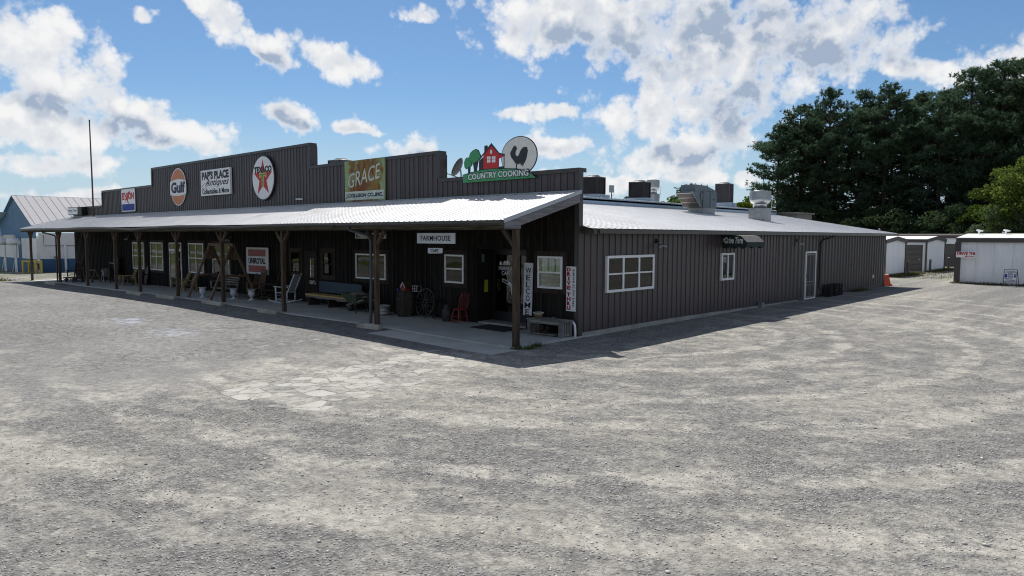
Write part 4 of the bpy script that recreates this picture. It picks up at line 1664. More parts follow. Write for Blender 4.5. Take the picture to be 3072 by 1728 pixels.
# tyre sign standing against the porch wall
s = sign('tyre_sign', 'upright white board with two faded red panels above the rocking chairs', -17.3, 1.08, -.12)
obj('board', box(nb(), -.95, .95, -.05, 0, 0, 1.16), M_signwhite, s)
obj('red_panel', box(nb(), -.76, .76, -.054, -.0505, .78, 1.07), M_redfade, s)
obj('red_panel', box(nb(), -.76, .76, -.054, -.0505, .09, .38), M_redfade, s)
text(s, 'UNIROYAL', -.74, .74, .45, .71, -.051, M_ink, .05)

# welcome board
s = thing('welcome_board', 'tall narrow white welcome board leaning beside the cafe door', 'sign', (-1.72, -.13, .5))
s.rotation_euler = (R(-2.0), 0, 0)
obj('board', box(nb(), -.16, .16, -.02, .0, 0, 1.5), paint('welcome_white', (.52, .53, .55), .6, 0, .12, 5), s)
for i, ch in enumerate('WELCOME'):
    z = 1.36 - i * .198
    w = .11 if ch in 'WM' else .075
    text(s, ch, -w, w, z - .165, z, -.0205, M_ink, .012)

# vertical drive thru board at the corner
s = thing('drive_thru_board', 'tall white board with red and black vertical lettering at the building corner', 'sign', (-.2, -.06, .72))
obj('board', box(nb(), -.165, .165, -.02, .0, 0, 1.22), M_signwhite, s)
z = 1.19
for ch in 'DRIVE THRU':
    if ch == ' ':
        z -= .06
        continue
    hw = .066 if ch != 'I' else .024
    text(s, ch, -.078 - hw, -.078 + hw, z - .108, z, -.0205, M_red, .06)
    z -= .124
z = 1.14
for ch in 'PLEASE DO NOT PARK':
    if ch == ' ':
        z -= .03
        continue
    text(s, ch, .055, .12, z - .048, z, -.0205, M_ink, .04)
    z -= .062

# wall lamps
def flood(name, label, loc, rz):
    o = thing(name, label, 'lamp', loc, rz, 'twin-headed flood lamps on the walls')
    bm = nb()
    box(bm, -.06, .06, -.05, 0, -.07, .07)
    obj('base', bm, M_iron, o)
    bm = nb()
    tube(bm, [(0, -.05, 0), (0, -.12, -.03), (0, -.14, -.1)], .018, 6)
    obj('arm', bm, M_galv, o)
    for sx in (-1, 1):
        d = Vector((sx * .75, -.55, -.45)).normalized()
        p = Vector((sx * .04, -.14, -.11))
        bm = nb()
        q = d.to_track_quat('Z', 'Y').to_matrix().to_4x4()
        q.translation = p
        lathe(bm, [(.025, 0), (.035, .06), (.06, .13), (.065, .17), (.05, .172)], 10, (0, 0, 0), q)
        obj('lamp_head', bm, M_galv, o, smooth=True)
    return o


flood('flood_lamp', 'twin flood lamp on the side wall right of the triple window', (.02, 3.95, 2.62), R(90))
flood('flood_lamp', 'twin flood lamp on the side wall left of the screen door', (.02, 15.3, 2.62), R(90))
flood('flood_lamp', 'twin flood lamp on the porch wall above the slatted chair', (-32.3, -.05, 2.7), 0)
flood('flood_lamp', 'twin flood lamp on the porch wall above the swing frame', (-19.8, -.05, 2.7), 0)
o = thing('small_wall_light', 'small white tube light low on the parapet right of the star sign', 'lamp', (-13.9, -.05, 4.2))
bm = nb()
tube(bm, [(-.25, -.05, .02), (.25, -.05, 0)], .025, 8)
obj('tube', bm, M_white, o)
obj('bracket', box(nb(), -.06, .06, -.04, .02, -.02, .03), M_white, o)

# awning over the order window
o = thing('drive_thru_awning', 'dark green scalloped awning with white script over the order window', 'awning', (0.03, 8.3, 2.38))
A_Y0, A_Y1, A_D = .05, 1.5, .92
bm = nb()
prism(bm, [(0, .05), (A_D, .05), (A_D, .19), (.70, .40), (0, .47)], A_Y0, A_Y0 + .012)
obj('end_panel', bm, M_awn, o)
bm = nb()
prism(bm, [(0, .05), (A_D, .05), (A_D, .19), (.70, .40), (0, .47)], A_Y1 - .012, A_Y1)
obj('end_panel', bm, M_awn, o)
bm = nb()
prism(bm, [(0, .485), (.705, .412), (A_D + .006, .20), (A_D + .006, .19), (.70, .402), (0, .472)], A_Y0, A_Y1)
obj('top', bm, M_awntop, o)
for nm, pts in (('front_valance', None), ('end_valance', 0), ('end_valance', 1)):
    bm = nb()
    if pts is None:
        yy = np.linspace(A_Y0, A_Y1, 49)
        low = [.06 - .07 * abs(math.sin((y - A_Y0) / .36 * math.pi)) for y in yy]
        poly = [(y, .19) for y in yy] + [(y, z) for y, z in zip(yy[::-1], low[::-1])]
        prismx(bm, poly, A_D, A_D + .01)
    else:
        xx = np.linspace(0, A_D, 25)
        low = [.03 - .07 * abs(math.sin(x / .31 * math.pi)) for x in xx]
        poly = [(x, .05) for x in xx] + [(x, z) for x, z in zip(xx[::-1], low[::-1])]
        y0 = A_Y0 - .001 if pts == 0 else A_Y1 - .011
        prism(bm, poly, y0, y0 + .012)
    obj(nm, bm, M_awn, o)
bm = nb()
for y in (A_Y0 + .05, A_Y1 - .05):
    tube(bm, [(0, y, .12), (A_D - .02, y, .12)], .012, 5)
tube(bm, [(A_D - .02, A_Y0 + .05, .12), (A_D - .02, A_Y1 - .05, .12)], .012, 5)
obj('frame', bm, M_iron, o)
tx = text(o, '=Drive Thru', .02, .78, .14, .37, A_Y0 - .002, M_signwhite, .03, .22, warp=lambda x, z: (x, z))

M_wheelwood = wood('old_grey_spokes', (.045, .042, .038), (.11, .105, .095), .85, .15)

# ================================================================== things on the porch
def at(x, y, dz=0.0):
    return (x, y, PZ(x) + dz)


def part(parent, name, mat, fn, smooth=False):
    bm = nb()
    fn(bm)
    return obj(name, bm, mat, parent, smooth=smooth)


def rocker(name, label, loc, rz, mat, style, tilt=16):
    """high-backed porch rocker facing local -y"""
    o = thing(name, label, 'rocking chair', loc, rz)
    w = .29
    bt = R(tilt)
    for sx in (-1, 1):
        part(o, 'rocker_runner', mat, lambda b: tube(b, [(sx * w, .55 - .115 * k, .028 + .012 * (k - 5) ** 2 * .35) for k in range(11)], .022, 6))
        part(o, 'leg', mat, lambda b: beam(b, (sx * w, -.24, .05), (sx * w, -.27, .64), .045, .045))
        part(o, 'leg', mat, lambda b: beam(b, (sx * w, .22, .05), (sx * w, .24, .46), .045, .045))
        part(o, 'armrest', mat, lambda b: beam(b, (sx * (w + .02), -.33, .655), (sx * (w + .02), .33, .62), .085, .028))
    part(o, 'stretcher', mat, lambda b: [beam(b, (-w, -.25, z), (w, -.25, z), .028, .028) for z in (.18, .30)])
    if style == 'panel':
        part(o, 'seat', mat, lambda b: [box(b, -w, w, -.27 + k * .085, -.195 + k * .085, .40, .425) for k in range(6)])
    else:
        part(o, 'seat', mat, lambda b: box(b, -w, w, -.27, .25, .395, .425))
    top = .80
    ax = Vector((0, math.sin(bt), math.cos(bt)))
    base = Vector((0, .23, .42))
    bk = obj('backrest', nb(), mat, o)
    bk.data.clear_geometry()
    bm = nb()
    for sx in (-1, 1):
        p = base + Vector((sx * .255, 0, 0))
        beam(bm, p, p + ax * top, .045, .045, (0, 1, 0))
    p = base + ax * (top - .09)
    beam(bm, p - Vector((.255, 0, 0)), p + Vector((.255, 0, 0)), .03, .12, ax)
    p = base + ax * .06
    beam(bm, p - Vector((.255, 0, 0)), p + Vector((.255, 0, 0)), .03, .06, ax)
    if style == 'panel':
        p = base + ax * .09 - Vector((0, .01, 0))
        beam(bm, p, p + ax * (top - .24), .40, .018, (0, 1, 0))
    bm.to_mesh(bk.data)
    bm.free()
    if style != 'panel':
        for k in range(7):
            x = -.19 + k * .38 / 6
            q = base + Vector((x, 0, 0))
            part(bk, 'slat', mat, lambda b: beam(b, q + ax * .07, q + ax * (top - .14), .026, .014, (0, 1, 0)))
    else:
        q = base + ax * .12 + Vector((0, -.024, 0))
        part(bk, 'panel_moulding', mat, lambda b: [beam(b, q + Vector((x, 0, 0)), q + Vector((x, 0, 0)) + ax * .45, .012, .008, (0, 1, 0)) for x in (-.15, -.05, .05, .15)])
    return o


rocker('rocking_chair', 'white painted rocking chair with tall panelled back beside the plank door', at(-13.75, -.85), R(-62), M_whitewood, 'panel', 24)
rocker('rocking_chair', 'brown slat-back rocking chair below the red and white board', at(-16.35, -.75), R(-8), M_brownwood, 'slat', 12)
rocker('rocking_chair', 'dark narrow-backed rocking chair right of the brown one', at(-15.25, -.75), R(-35), M_darkwood, 'slat', 18)
rocker('rocking_chair', 'black ladder-back rocking chair at the far left end of the porch', at(-38.1, -1.3), R(25), M_darkwood, 'slat', 10)


def slat_chair(name, label, loc, rz, mat, seats=1, cat='chair'):
    """low cedar chair or glider of slats, facing local -y"""
    o = thing(name, label, cat, loc, rz)
    W = .60 * seats + (.45 if seats == 2 else 0)
    for sx in (-1, 1):
        x = sx * (W / 2 + .05)
        part(o, 'armrest', mat, lambda b: beam(b, (x, -.42, .56), (x, .30, .52), .11, .025))
        part(o, 'leg', mat, lambda b: beam(b, (x, -.36, 0), (x, -.34, .55), .05, .08))
        part(o, 'leg', mat, lambda b: beam(b, (x, .28, 0), (x, .24, .52), .05, .08))
    if seats == 2:
        part(o, 'console', mat, lambda b: (box(b, -.20, .20, -.30, .2, .50, .525), box(b, -.17, .17, -.27, -.25, .28, .50)))
    for k in range(6):
        y = -.36 + k * .09
        z = .36 - k * .015
        part(o, 'seat_slat', mat, lambda b: box(b, -W / 2, W / 2, y, y + .07, z, z + .02))
    for s_ in range(seats):
        cx = 0 if seats == 1 else (-.52, .52)[s_]
        a = Vector((0, math.sin(R(24)), math.cos(R(24))))
        base = Vector((cx, .16, .30))
        bk = part(o, 'backrest', mat, lambda b: [beam(b, base + Vector((x, .03, 0)), base + Vector((x * .8, .03, 0)) + a * .60, .04, .02, (0, 1, 0)) for x in (-.2, .2)])
        for k in range(9):
            q = base + a * (.06 + k * .068)
            hw = .26 - .006 * k - (.05 if k == 8 else 0)
            part(bk, 'slat', mat, lambda b: beam(b, q - Vector((hw, 0, 0)), q + Vector((hw, 0, 0)), .014, .046, a))
    return o


slat_chair('cedar_glider', 'tan cedar double seat with two slatted backs left of the swing frame', at(-22.9, -.95), R(-6), M_tanwood, 2, 'glider')
slat_chair('cedar_chair', 'tan slatted garden chair with a blue cloth on its seat', at(-30.3, -.9), R(-5), M_tanwood, 1)
o = thing('blue_cloth', 'crumpled dark blue cloth draped over the slatted garden chair', 'cloth', at(-30.4, -1.25, .0))


def cloth(b):
    g = {}
    for i in range(9):
        for j in range(7):
            x, y = -.3 + i * .075, -.12 + j * .08
            z = .40 if y > -.0 else .40 + (y) * 2.2
            g[i, j] = b.verts.new((x, y + .1, max(.12, z) + .02 * math.sin(i * 1.7 + j) + .015 * math.cos(j * 2.3)))
    for i in range(8):
        for j in range(6):
            b.faces.new((g[i, j], g[i + 1, j], g[i + 1, j + 1], g[i, j + 1]))


part(o, 'folded_cloth', paint('navy_cloth', (.018, .022, .075), .9, 0, .4, 9, dirt=(.16, .18, .26)), cloth, True)

# pale settee end left of the chair: a small side table
o = thing('slatted_side_table', 'tan slatted side table left of the garden chair', 'table', at(-31.5, -.85))
for k in range(5):
    part(o, 'slat', M_tanwood, lambda b: box(b, -.35, .35, -.28 + k * .115, -.18 + k * .115, .46, .485))
part(o, 'apron', M_tanwood, lambda b: (box(b, -.33, .33, -.26, -.235, .34, .46), box(b, -.33, .33, .235, .26, .34, .46)))
for sx in (-1, 1):
    for sy in (-1, 1):
        part(o, 'leg', M_tanwood, lambda b: beam(b, (sx * .30, sy * .22, 0), (sx * .29, sy * .22, .46), .05, .05))

# leaning oval board and a pennant-shaped panel by the wall
o = thing('oval_board', 'grey oval board with dark rim leaning on the wall left of the clear window', 'board', at(-29.75, -.22))
o.rotation_euler = (R(-9), 0, 0)
part(o, 'rim', M_darkwood, lambda b: prism(b, ellipse(0, .55, .24, .55, 28), -.03, 0))
part(o, 'panel', M_greywood, lambda b: prism(b, ellipse(0, .55, .19, .49, 28), -.036, -.0305))
o = thing('metal_stool', 'dark round stool beside the leaning oval board', 'stool', at(-28.9, -.6))
part(o, 'seat', M_iron, lambda b: lathe(b, [(.17, .60), (.19, .62), (.19, .65), (.16, .66)], 14))
for k in range(4):
    a = k * math.pi / 2 + .4
    part(o, 'leg', M_iron, lambda b: tube(b, [(.12 * math.cos(a), .12 * math.sin(a), .61), (.2 * math.cos(a), .2 * math.sin(a), 0)], .013, 5))

# platform cart and sawhorse at the left end
o = thing('platform_cart', 'old brown wooden platform cart with upright handle near the left posts', 'cart', at(-36.0, -1.9, -.0), R(8))
part(o, 'deck', M_rust, lambda b: box(b, -.75, .55, -.32, .32, .22, .28))
part(o, 'handle', M_rust, lambda b: (beam(b, (.55, -.25, .25), (.66, -.25, 1.0), .05, .05), beam(b, (.55, .25, .25), (.66, .25, 1.0), .05, .05), beam(b, (.66, -.28, .98), (.66, .28, .98), .05, .05)))
for sx in (-.5, .35):
    for sy in (-.26, .26):
        part(o, 'wheel', M_iron, lambda b: lathe(b, [(.03, -.03), (.11, -.03), (.11, .03), (.03, .03)], 12, (0, 0, 0), Matrix.Translation((sx, sy, .11)) @ Matrix.Rotation(R(90), 4, 'X')))
o = thing('sawhorse', 'brown wooden sawhorse behind the platform cart', 'sawhorse', at(-34.9, -1.3), R(12))
part(o, 'top_rail', M_brownwood, lambda b: beam(b, (-.45, 0, .72), (.45, 0, .72), .09, .07))
for sx in (-1, 1):
    for sy in (-1, 1):
        part(o, 'leg', M_brownwood, lambda b: beam(b, (sx * .36, 0, .70), (sx * .42, sy * .28, 0), .04, .07))
    part(o, 'cross_rail', M_brownwood, lambda b: beam(b, (sx * .40, -.16, .36), (sx * .40, .16, .36), .03, .07))

# antique stove and wash tub on a stand
o = thing('antique_stove', 'black antique cooking stove with tall back and a pale shelf', 'stove', at(-33.9, -.55))
part(o, 'body', M_iron, lambda b: (box(b, -.42, .42, -.28, .26, .34, .80), box(b, -.48, .48, -.33, .29, .80, .84)))
part(o, 'back', M_iron, lambda b: prism(b, [(-.42, .84), (.42, .84), (.42, 1.38), (.30, 1.50), (0, 1.56), (-.30, 1.50), (-.42, 1.38)], .22, .26))
part(o, 'warming_shelf', M_galv, lambda b: box(b, -.46, .46, .0, .22, 1.12, 1.15))
for sx in (-1, 1):
    part(o, 'bracket', M_iron, lambda b: beam(b, (sx * .38, .05, 1.12), (sx * .38, .22, .95), .03, .03))
    for sy in (-.22, .2):
        part(o, 'leg', M_iron, lambda b: tube(b, [(sx * .36, sy, .36), (sx * .43, sy * 1.1, .22), (sx * .38, sy, .08), (sx * .44, sy * 1.1, 0)], [.035, .03, .022, .03], 6))
part(o, 'oven_door', M_rust, lambda b: box(b, -.30, .14, -.295, -.281, .42, .74))
part(o, 'door_handle', M_galv, lambda b: tube(b, [(-.22, -.30, .70), (-.22, -.33, .70), (.06, -.33, .70), (.06, -.30, .70)], .01, 5))
o = thing('wash_stand', 'grey square wash tub on thin legs left of the antique stove', 'wash tub', at(-34.95, -.55))
part(o, 'tub', M_tub, lambda b: lathe(b, [(.20, .42), (.27, .72), (.29, .73), (.25, .73), (.19, .45)], 4, (0, 0, 0), Matrix.Rotation(R(45), 4, 'Z')))
for sx in (-1, 1):
    for sy in (-1, 1):
        part(o, 'leg', M_tub, lambda b: beam(b, (sx * .15, sy * .15, .5), (sx * .2, sy * .2, 0), .025, .025))
part(o, 'rail', M_tub, lambda b: (beam(b, (-.18, -.18, .40), (.18, -.18, .40), .02, .03), beam(b, (-.18, .18, .40), (.18, .18, .40), .02, .03)))

# timber swing frame with hanging bench
o = thing('swing_frame', 'tall timber A-frame swing stand between the glider and the rocking chairs', 'swing frame', at(-17.8, -1.5))
for sx in (-1, 1):
    x = sx * 1.0
    for sy in (-1, 1):
        part(o, 'leg', M_brownwood, lambda b: beam(b, (x + sx * .05, sy * 1.0, 0), (x, sy * .06, 2.16), .09, .09))
    part(o, 'gusset', M_brownwood, lambda b: prismx(b, [(-.10, 2.2), (.10, 2.2), (.30, 1.62), (-.30, 1.62)], x - .07, x - .05))
    part(o, 'cross_rail', M_brownwood, lambda b: beam(b, (x, -.58, .95), (x, .58, .95), .04, .09))
part(o, 'top_beam', M_brownwood, lambda b: box(b, -1.15, 1.15, -.06, .06, 2.17, 2.30))
s = thing('bench_swing', 'slatted bench swing hanging inside the timber A-frame', 'swing', at(-17.75, -1.45, .38))
for k in range(6):
    part(s, 'seat_slat', M_greywood, lambda b: box(b, -.68, .68, -.26 + k * .085, -.195 + k * .085, .0, .022))
for k in range(5):
    z = .14 + k * .095
    part(s, 'back_slat', M_greywood, lambda b: box(b, -.68, .68, .26 + k * .025, .28 + k * .025, z, z + .06))
for sx in (-1, 1):
    part(s, 'arm_frame', M_greywood, lambda b: (beam(b, (sx * .68, -.24, .0), (sx * .68, -.24, .28), .04, .04), beam(b, (sx * .68, -.28, .29), (sx * .68, .30, .29), .07, .025), beam(b, (sx * .66, .24, -.03), (sx * .66, .40, .62), .04, .04)))
    part(s, 'chain', M_iron, lambda b: (tube(b, [(sx * .70, -.22, .30), (sx * .80, -.01, 1.79)], .008, 4), tube(b, [(sx * .70, .30, .32), (sx * .80, .01, 1.79)], .008, 4)))
o = thing('bent_twig_chair', 'dark bentwood chair with arched back right of the swing', 'chair', at(-17.0, -.55))
part(o, 'arched_back', M_brownwood, lambda b: tube(b, [(-.28 * math.cos(R(a)) , .2, .45 + .55 * math.sin(R(a))) for a in range(0, 181, 15)], .018, 6))
part(o, 'seat', M_darkwood, lambda b: lathe(b, [(.26, .40), (.28, .42), (.28, .45), (.25, .455)], 16))
for k in range(6):
    x = -.2 + k * .08
    part(o, 'back_twig', M_brownwood, lambda b: tube(b, [(x * .8, .2, .44), (x, .2, .45 + .53 * math.sqrt(max(0, 1 - (x / .28) ** 2)))], .01, 5))
for sx in (-1, 1):
    for sy in (-1, 1):
        part(o, 'leg', M_darkwood, lambda b: tube(b, [(sx * .17, sy * .17, .41), (sx * .23, sy * .22, 0)], .018, 5))

# white urns
def urn(label, loc):
    o = thing('garden_urn', label, 'urn', loc, 0, 'white garden urns')
    part(o, 'body', M_urn, lambda b: lathe(b, [(.10, 0), (.10, .03), (.045, .09), (.04, .12), (.09, .16), (.125, .23), (.13, .30), (.115, .36), (.15, .42), (.165, .435), (.14, .44), (.10, .40), (.02, .36)], 18), True)
    for sx in (-1, 1):
        part(o, 'handle', M_urn, lambda b: tube(b, [(sx * .12, 0, .34), (sx * .18, 0, .34), (sx * .185, 0, .26), (sx * .14, 0, .22), (sx * .12, 0, .24)], .014, 6), True)
    part(o, 'foot', M_urn, lambda b: box(b, -.11, .11, -.11, .11, -.0, .02))
    return o


urn('white two-handled urn standing left of the near swing leg', at(-18.35, -2.1))
urn('white two-handled urn in front of the brown slat-back rocker', at(-16.55, -1.62))
urn('white two-handled urn between the brown and the dark rocker', at(-15.55, -1.35))

# blue and yellow pew
o = thing('old_bench', 'old bench with blue back board and worn yellow seat under the blinds', 'bench', at(-11.05, -.45))
part(o, 'seat', M_pew, lambda b: (prism(b, [(-1.45, .40), (1.42, .38), (1.42, .44), (-1.45, .46)], -.30, -.10), prism(b, [(-1.42, .41), (1.42, .39), (1.42, .445), (-1.42, .465)], -.09, .16)))


def ragged(b):
    r3 = random.Random(4)
    top = [(-1.44 + k * .143, .395 - .001 * k) for k in range(21)]
    low = [(x, z - .05 - r3.uniform(0, .05)) for x, z in top]
    prism(b, top + low[::-1], -.306, -.30)


part(o, 'frayed_edge', M_greywood, ragged)
part(o, 'backrest', M_pewblue, lambda b: prism(b, [(-1.30, .50), (1.48, .50), (1.48, .90), (-1.30, .92)], .20, .23))
for x in (-1.3, .05, 1.32):
    part(o, 'leg', M_darkwood, lambda b: prismx(b, [(-.26, 0), (.22, 0), (.24, .39), (-.28, .39)], x - .03, x + .03))
part(o, 'arm', M_darkwood, lambda b: tube(b, [(-1.5, -.28, .42), (-1.5, -.25, .62), (-1.5, .0, .70), (-1.5, .2, .9)], .025, 6))
c = thing('torn_cushion', 'torn tan cushion lying on the right end of the old bench', 'cushion', at(-10.0, -.38, .445))
part(c, 'pad', M_foam, lambda b: lathe(b, [(.05, 0), (.22, .0), (.24, .05), (.2, .10), (.05, .11)], 10, (0, 0, 0), Matrix.Scale(1.25, 4, (1, 0, 0))), True)

# wheelbarrow
o = thing('wheelbarrow', 'green steel wheelbarrow full of oddments beside the old bench', 'wheelbarrow', at(-8.75, -.95), R(-10))


def tray(b):
    lo = [(-.38, -.24), (.30, -.24), (.30, .24), (-.38, .24)]
    hi = [(-.78, -.36), (.55, -.36), (.55, .36), (-.78, .36)]
    A = [b.verts.new((x, y, .36)) for x, y in lo]
    Bq = [b.verts.new((x, y, .66)) for x, y in hi]
    C = [b.verts.new((x * .97, y * .95, .655)) for x, y in hi]
    Dq = [b.verts.new((x * .97, y * .95, .375)) for x, y in lo]
    for k in range(4):
        w = (k + 1) % 4
        b.faces.new((A[k], A[w], Bq[w], Bq[k]))
        b.faces.new((Bq[k], Bq[w], C[w], C[k]))
        b.faces.new((C[k], C[w], Dq[w], Dq[k]))
    b.faces.new(A[::-1])
    b.faces.new(Dq)


part(o, 'tray', M_wbgreen, tray)
part(o, 'load', paint('mixed_oddments', (.16, .15, .13), .9, 0, .8, 12, bump=.5), lambda b: lathe(b, [(.55, .56), (.5, .64), (.3, .72), (.1, .74)], 12, (0, 0, 0), Matrix.Scale(.6, 4, (0, 1, 0))))
for sy in (-1, 1):
    part(o, 'handle', M_greywood, lambda b: beam(b, (-.85, sy * .06, .20), (.95, sy * .30, .52), .045, .05))
    part(o, 'leg', M_rust, lambda b: tube(b, [(.25, sy * .22, .38), (.32, sy * .26, 0), (.05, sy * .2, .33)], .018, 5))
wh = part(o, 'wheel', M_rubber, lambda b: lathe(b, [(.10, -.045), (.17, -.045), (.19, -.02), (.19, .02), (.17, .045), (.10, .045)], 18, (0, 0, 0), Matrix.Translation((-.72, 0, .19)) @ Matrix.Rotation(R(90), 4, 'X')))
part(wh, 'hub', M_galv, lambda b: lathe(b, [(.02, -.06), (.098, -.03), (.098, .03), (.02, .06)], 12, (0, 0, 0), Matrix.Translation((-.72, 0, .19)) @ Matrix.Rotation(R(90), 4, 'X')))

# galvanised tub
o = thing('wash_tub', 'round galvanised tub on the floor left of the oak barrel', 'tub', at(-7.55, -.85))
part(o, 'tub_wall', M_tub, lambda b: lathe(b, [(.20, 0), (.215, .06), (.222, .065), (.218, .07), (.235, .16), (.242, .165), (.238, .17), (.255, .30), (.275, .31), (.275, .33), (.255, .33), (.245, .28), (.20, .03)], 24), True)
for sx in (-1, 1):
    part(o, 'handle', M_iron, lambda b: tube(b, [(sx * .26, -.07, .27), (sx * .30, -.05, .24), (sx * .30, .05, .24), (sx * .26, .07, .27)], .01, 5))

# barrel with bird house
o = thing('oak_barrel', 'dark oak barrel by the wall carrying a red bird house', 'barrel', at(-6.75, -.5))
NST = 20
for k in range(NST):
    a0, a1 = 2 * math.pi * k / NST + .012, 2 * math.pi * (k + 1) / NST - .012

    def stave(b):
        prof = [(.265, 0), (.30, .2), (.315, .42), (.30, .65), (.265, .85)]
        for (r0, z0), (r1, z1) in zip(prof, prof[1:]):
            q = [b.verts.new((r * math.cos(a), r * math.sin(a), z)) for r, a, z in ((r0, a0, z0), (r0, a1, z0), (r1, a1, z1), (r1, a0, z1))]
            q2 = [b.verts.new((v.co.x * .92, v.co.y * .92, v.co.z)) for v in q]
            b.faces.new(q)
            b.faces.new(q2[::-1])
            for i in range(4):
                b.faces.new((q[i], q2[i], q2[(i + 1) % 4], q[(i + 1) % 4]))
    part(o, 'stave', M_barrel, stave)
for z, r in ((.10, .288), (.27, .310), (.58, .310), (.75, .288)):
    part(o, 'hoop', M_iron, lambda b: lathe(b, [(r, z - .02), (r + .006, z - .02), (r + .006, z + .02), (r, z + .02)], 24))
part(o, 'head', M_barrel, lambda b: lathe(b, [(.0, .80), (.25, .80), (.25, .82), (.0, .82)], 20))
o = thing('bird_house', 'red bird house with white trimmed gable on top of the barrel', 'bird house', at(-6.75, -.5, .825))
part(o, 'walls', M_redchair, lambda b: prism(b, [(-.12, 0), (.12, 0), (.12, .16), (0, .33), (-.12, .16)], -.13, .13))
part(o, 'roof', M_darkwood, lambda b: (beam(b, (-.165, 0, .115), (.012, 0, .365), .30, .015, (0, 0, 1)), beam(b, (.165, 0, .115), (-.012, 0, .365), .30, .015, (0, 0, 1))))
part(o, 'trim', M_white, lambda b: (beam(b, (-.13, -.136, .12), (0, -.136, .30), .01, .02), beam(b, (.13, -.136, .12), (0, -.136, .30), .01, .02)))
part(o, 'perch', M_brownwood, lambda b: (tube(b, [(0, -.13, .06), (0, -.2, .06)], .008, 5), box(b, -.15, .15, -.17, .15, -.003, .012)))
part(o, 'entrance_hole', M_dark, lambda b: prism(b, ellipse(0, .14, .025, .025, 12), -.1335, -.1305))
o = thing('blue_ball', 'small blue ball in front of the bird house', 'ball', at(-6.95, -.66, .825))
part(o, 'ball', paint('blue_plastic', (.012, .03, .30), .35, 0, .1, 5), lambda b: lathe(b, [(.005, 0)] + [(.05 * math.sin(R(a)), .05 - .05 * math.cos(R(a))) for a in range(20, 180, 20)] + [(.005, .1)], 12), True)
o = thing('wire_basket', 'little white wire basket behind the barrel top', 'basket', at(-6.4, -.33, .825))
part(o, 'frame', M_white, lambda b: [tube(b, p, .007, 4) for p in ([(-.1, -.1, 0), (-.1, -.1, .18), (.1, -.1, .18), (.1, -.1, 0), (-.1, -.1, 0)], [(-.1, -.1, .09), (.1, -.1, .09)], [(0, -.1, 0), (0, -.1, .18)])])
part(o, 'side', M_white, lambda b: [tube(b, p, .007, 4) for p in ([(.1, -.1, 0), (.1, .1, 0), (.1, .1, .18), (.1, -.1, .18)], [(-.1, -.1, 0), (-.1, .1, 0), (-.1, .1, .18), (-.1, -.1, .18)])])
o = thing('garden_plough', 'old hand plough with curved handles between tub and barrel', 'plough', at(-7.4, -.28))
part(o, 'handle', M_greywood, lambda b: tube(b, [(-.1, 0, .1), (.0, .05, .5), (.12, .02, .85), (.32, -.05, 1.05)], .02, 6))
part(o, 'share', M_rust, lambda b: prism(b, [(-.3, 0), (.15, 0), (.0, .22), (-.12, .18)], -.02, .02))

# wagon wheel
o = thing('wagon_wheel', 'grey spoked wagon wheel leaning on the wall right of the barrel', 'wheel', at(-6.12, -.30))
o.rotation_euler = (R(-10), 0, 0)
RW = .475
part(o, 'rim', M_wheelwood, lambda b: tube(b, [(RW * .955 * math.cos(R(a)), 0, RW + RW * .955 * math.sin(R(a))) for a in range(0, 360, 10)], .024, 6, True))
part(o, 'tyre', M_rust, lambda b: tube(b, [(RW * math.cos(R(a)), 0, RW + RW * math.sin(R(a))) for a in range(0, 360, 10)], .012, 5, True))
part(o, 'hub', M_darkwood, lambda b: lathe(b, [(.04, -.09), (.06, -.05), (.065, 0), (.06, .05), (.04, .09)], 12, (0, 0, 0), Matrix.Translation((0, 0, RW)) @ Matrix.Rotation(R(90), 4, 'X')))
sp = None
for k in range(14):
    a = 2 * math.pi * k / 14 + .1
    part(o, 'spoke', M_wheelwood, lambda b: tube(b, [(.06 * math.cos(a), 0, RW + .06 * math.sin(a)), (RW * .94 * math.cos(a), 0, RW + RW * .94 * math.sin(a))], [.017, .012], 5))

# iron garden table, milk can, red chair
o = thing('iron_stand', 'black wrought iron stand between wagon wheel and milk can', 'stand', at(-5.55, -.35))
part(o, 'top', M_iron, lambda b: box(b, -.24, .24, -.16, .16, .60, .625))
part(o, 'gallery', M_iron, lambda b: [tube(b, [(x, .14, .62), (x, .14, .78)], .008, 4) for x in (-.22, -.11, 0, .11, .22)] + [tube(b, [(-.23, .14, .78), (.23, .14, .78)], .01, 5)])
for sx in (-1, 1):
    for sy in (-1, 1):
        part(o, 'leg', M_iron, lambda b: tube(b, [(sx * .2, sy * .13, .6), (sx * .14, sy * .1, .3), (sx * .24, sy * .16, 0)], .012, 5))
part(o, 'treadle', M_iron, lambda b: box(b, -.15, .15, -.1, .1, .1, .12))
o = thing('milk_can', 'dark milk churn standing left of the red chair', 'milk can', at(-4.82, -.42))
part(o, 'body', paint('old_can_steel', (.035, .033, .034), .6, .3, .3, 7), lambda b: lathe(b, [(.155, 0), (.16, .01), (.16, .33), (.15, .37), (.09, .44), (.085, .47), (.105, .50), (.105, .515), (.06, .52)], 20), True)
for sx in (-1, 1):
    part(o, 'handle', M_iron, lambda b: tube(b, [(sx * .13, 0, .40), (sx * .17, 0, .43), (sx * .15, 0, .48), (sx * .10, 0, .46)], .01, 5))
o = thing('red_chair', 'red spindle-back wooden chair in front of the porch wall', 'chair', at(-4.28, -.40), R(-95))
part(o, 'seat', M_redchair, lambda b: lathe(b, [(.17, .40), (.2, .41), (.205, .435), (.18, .45), (.02, .44)], 18))
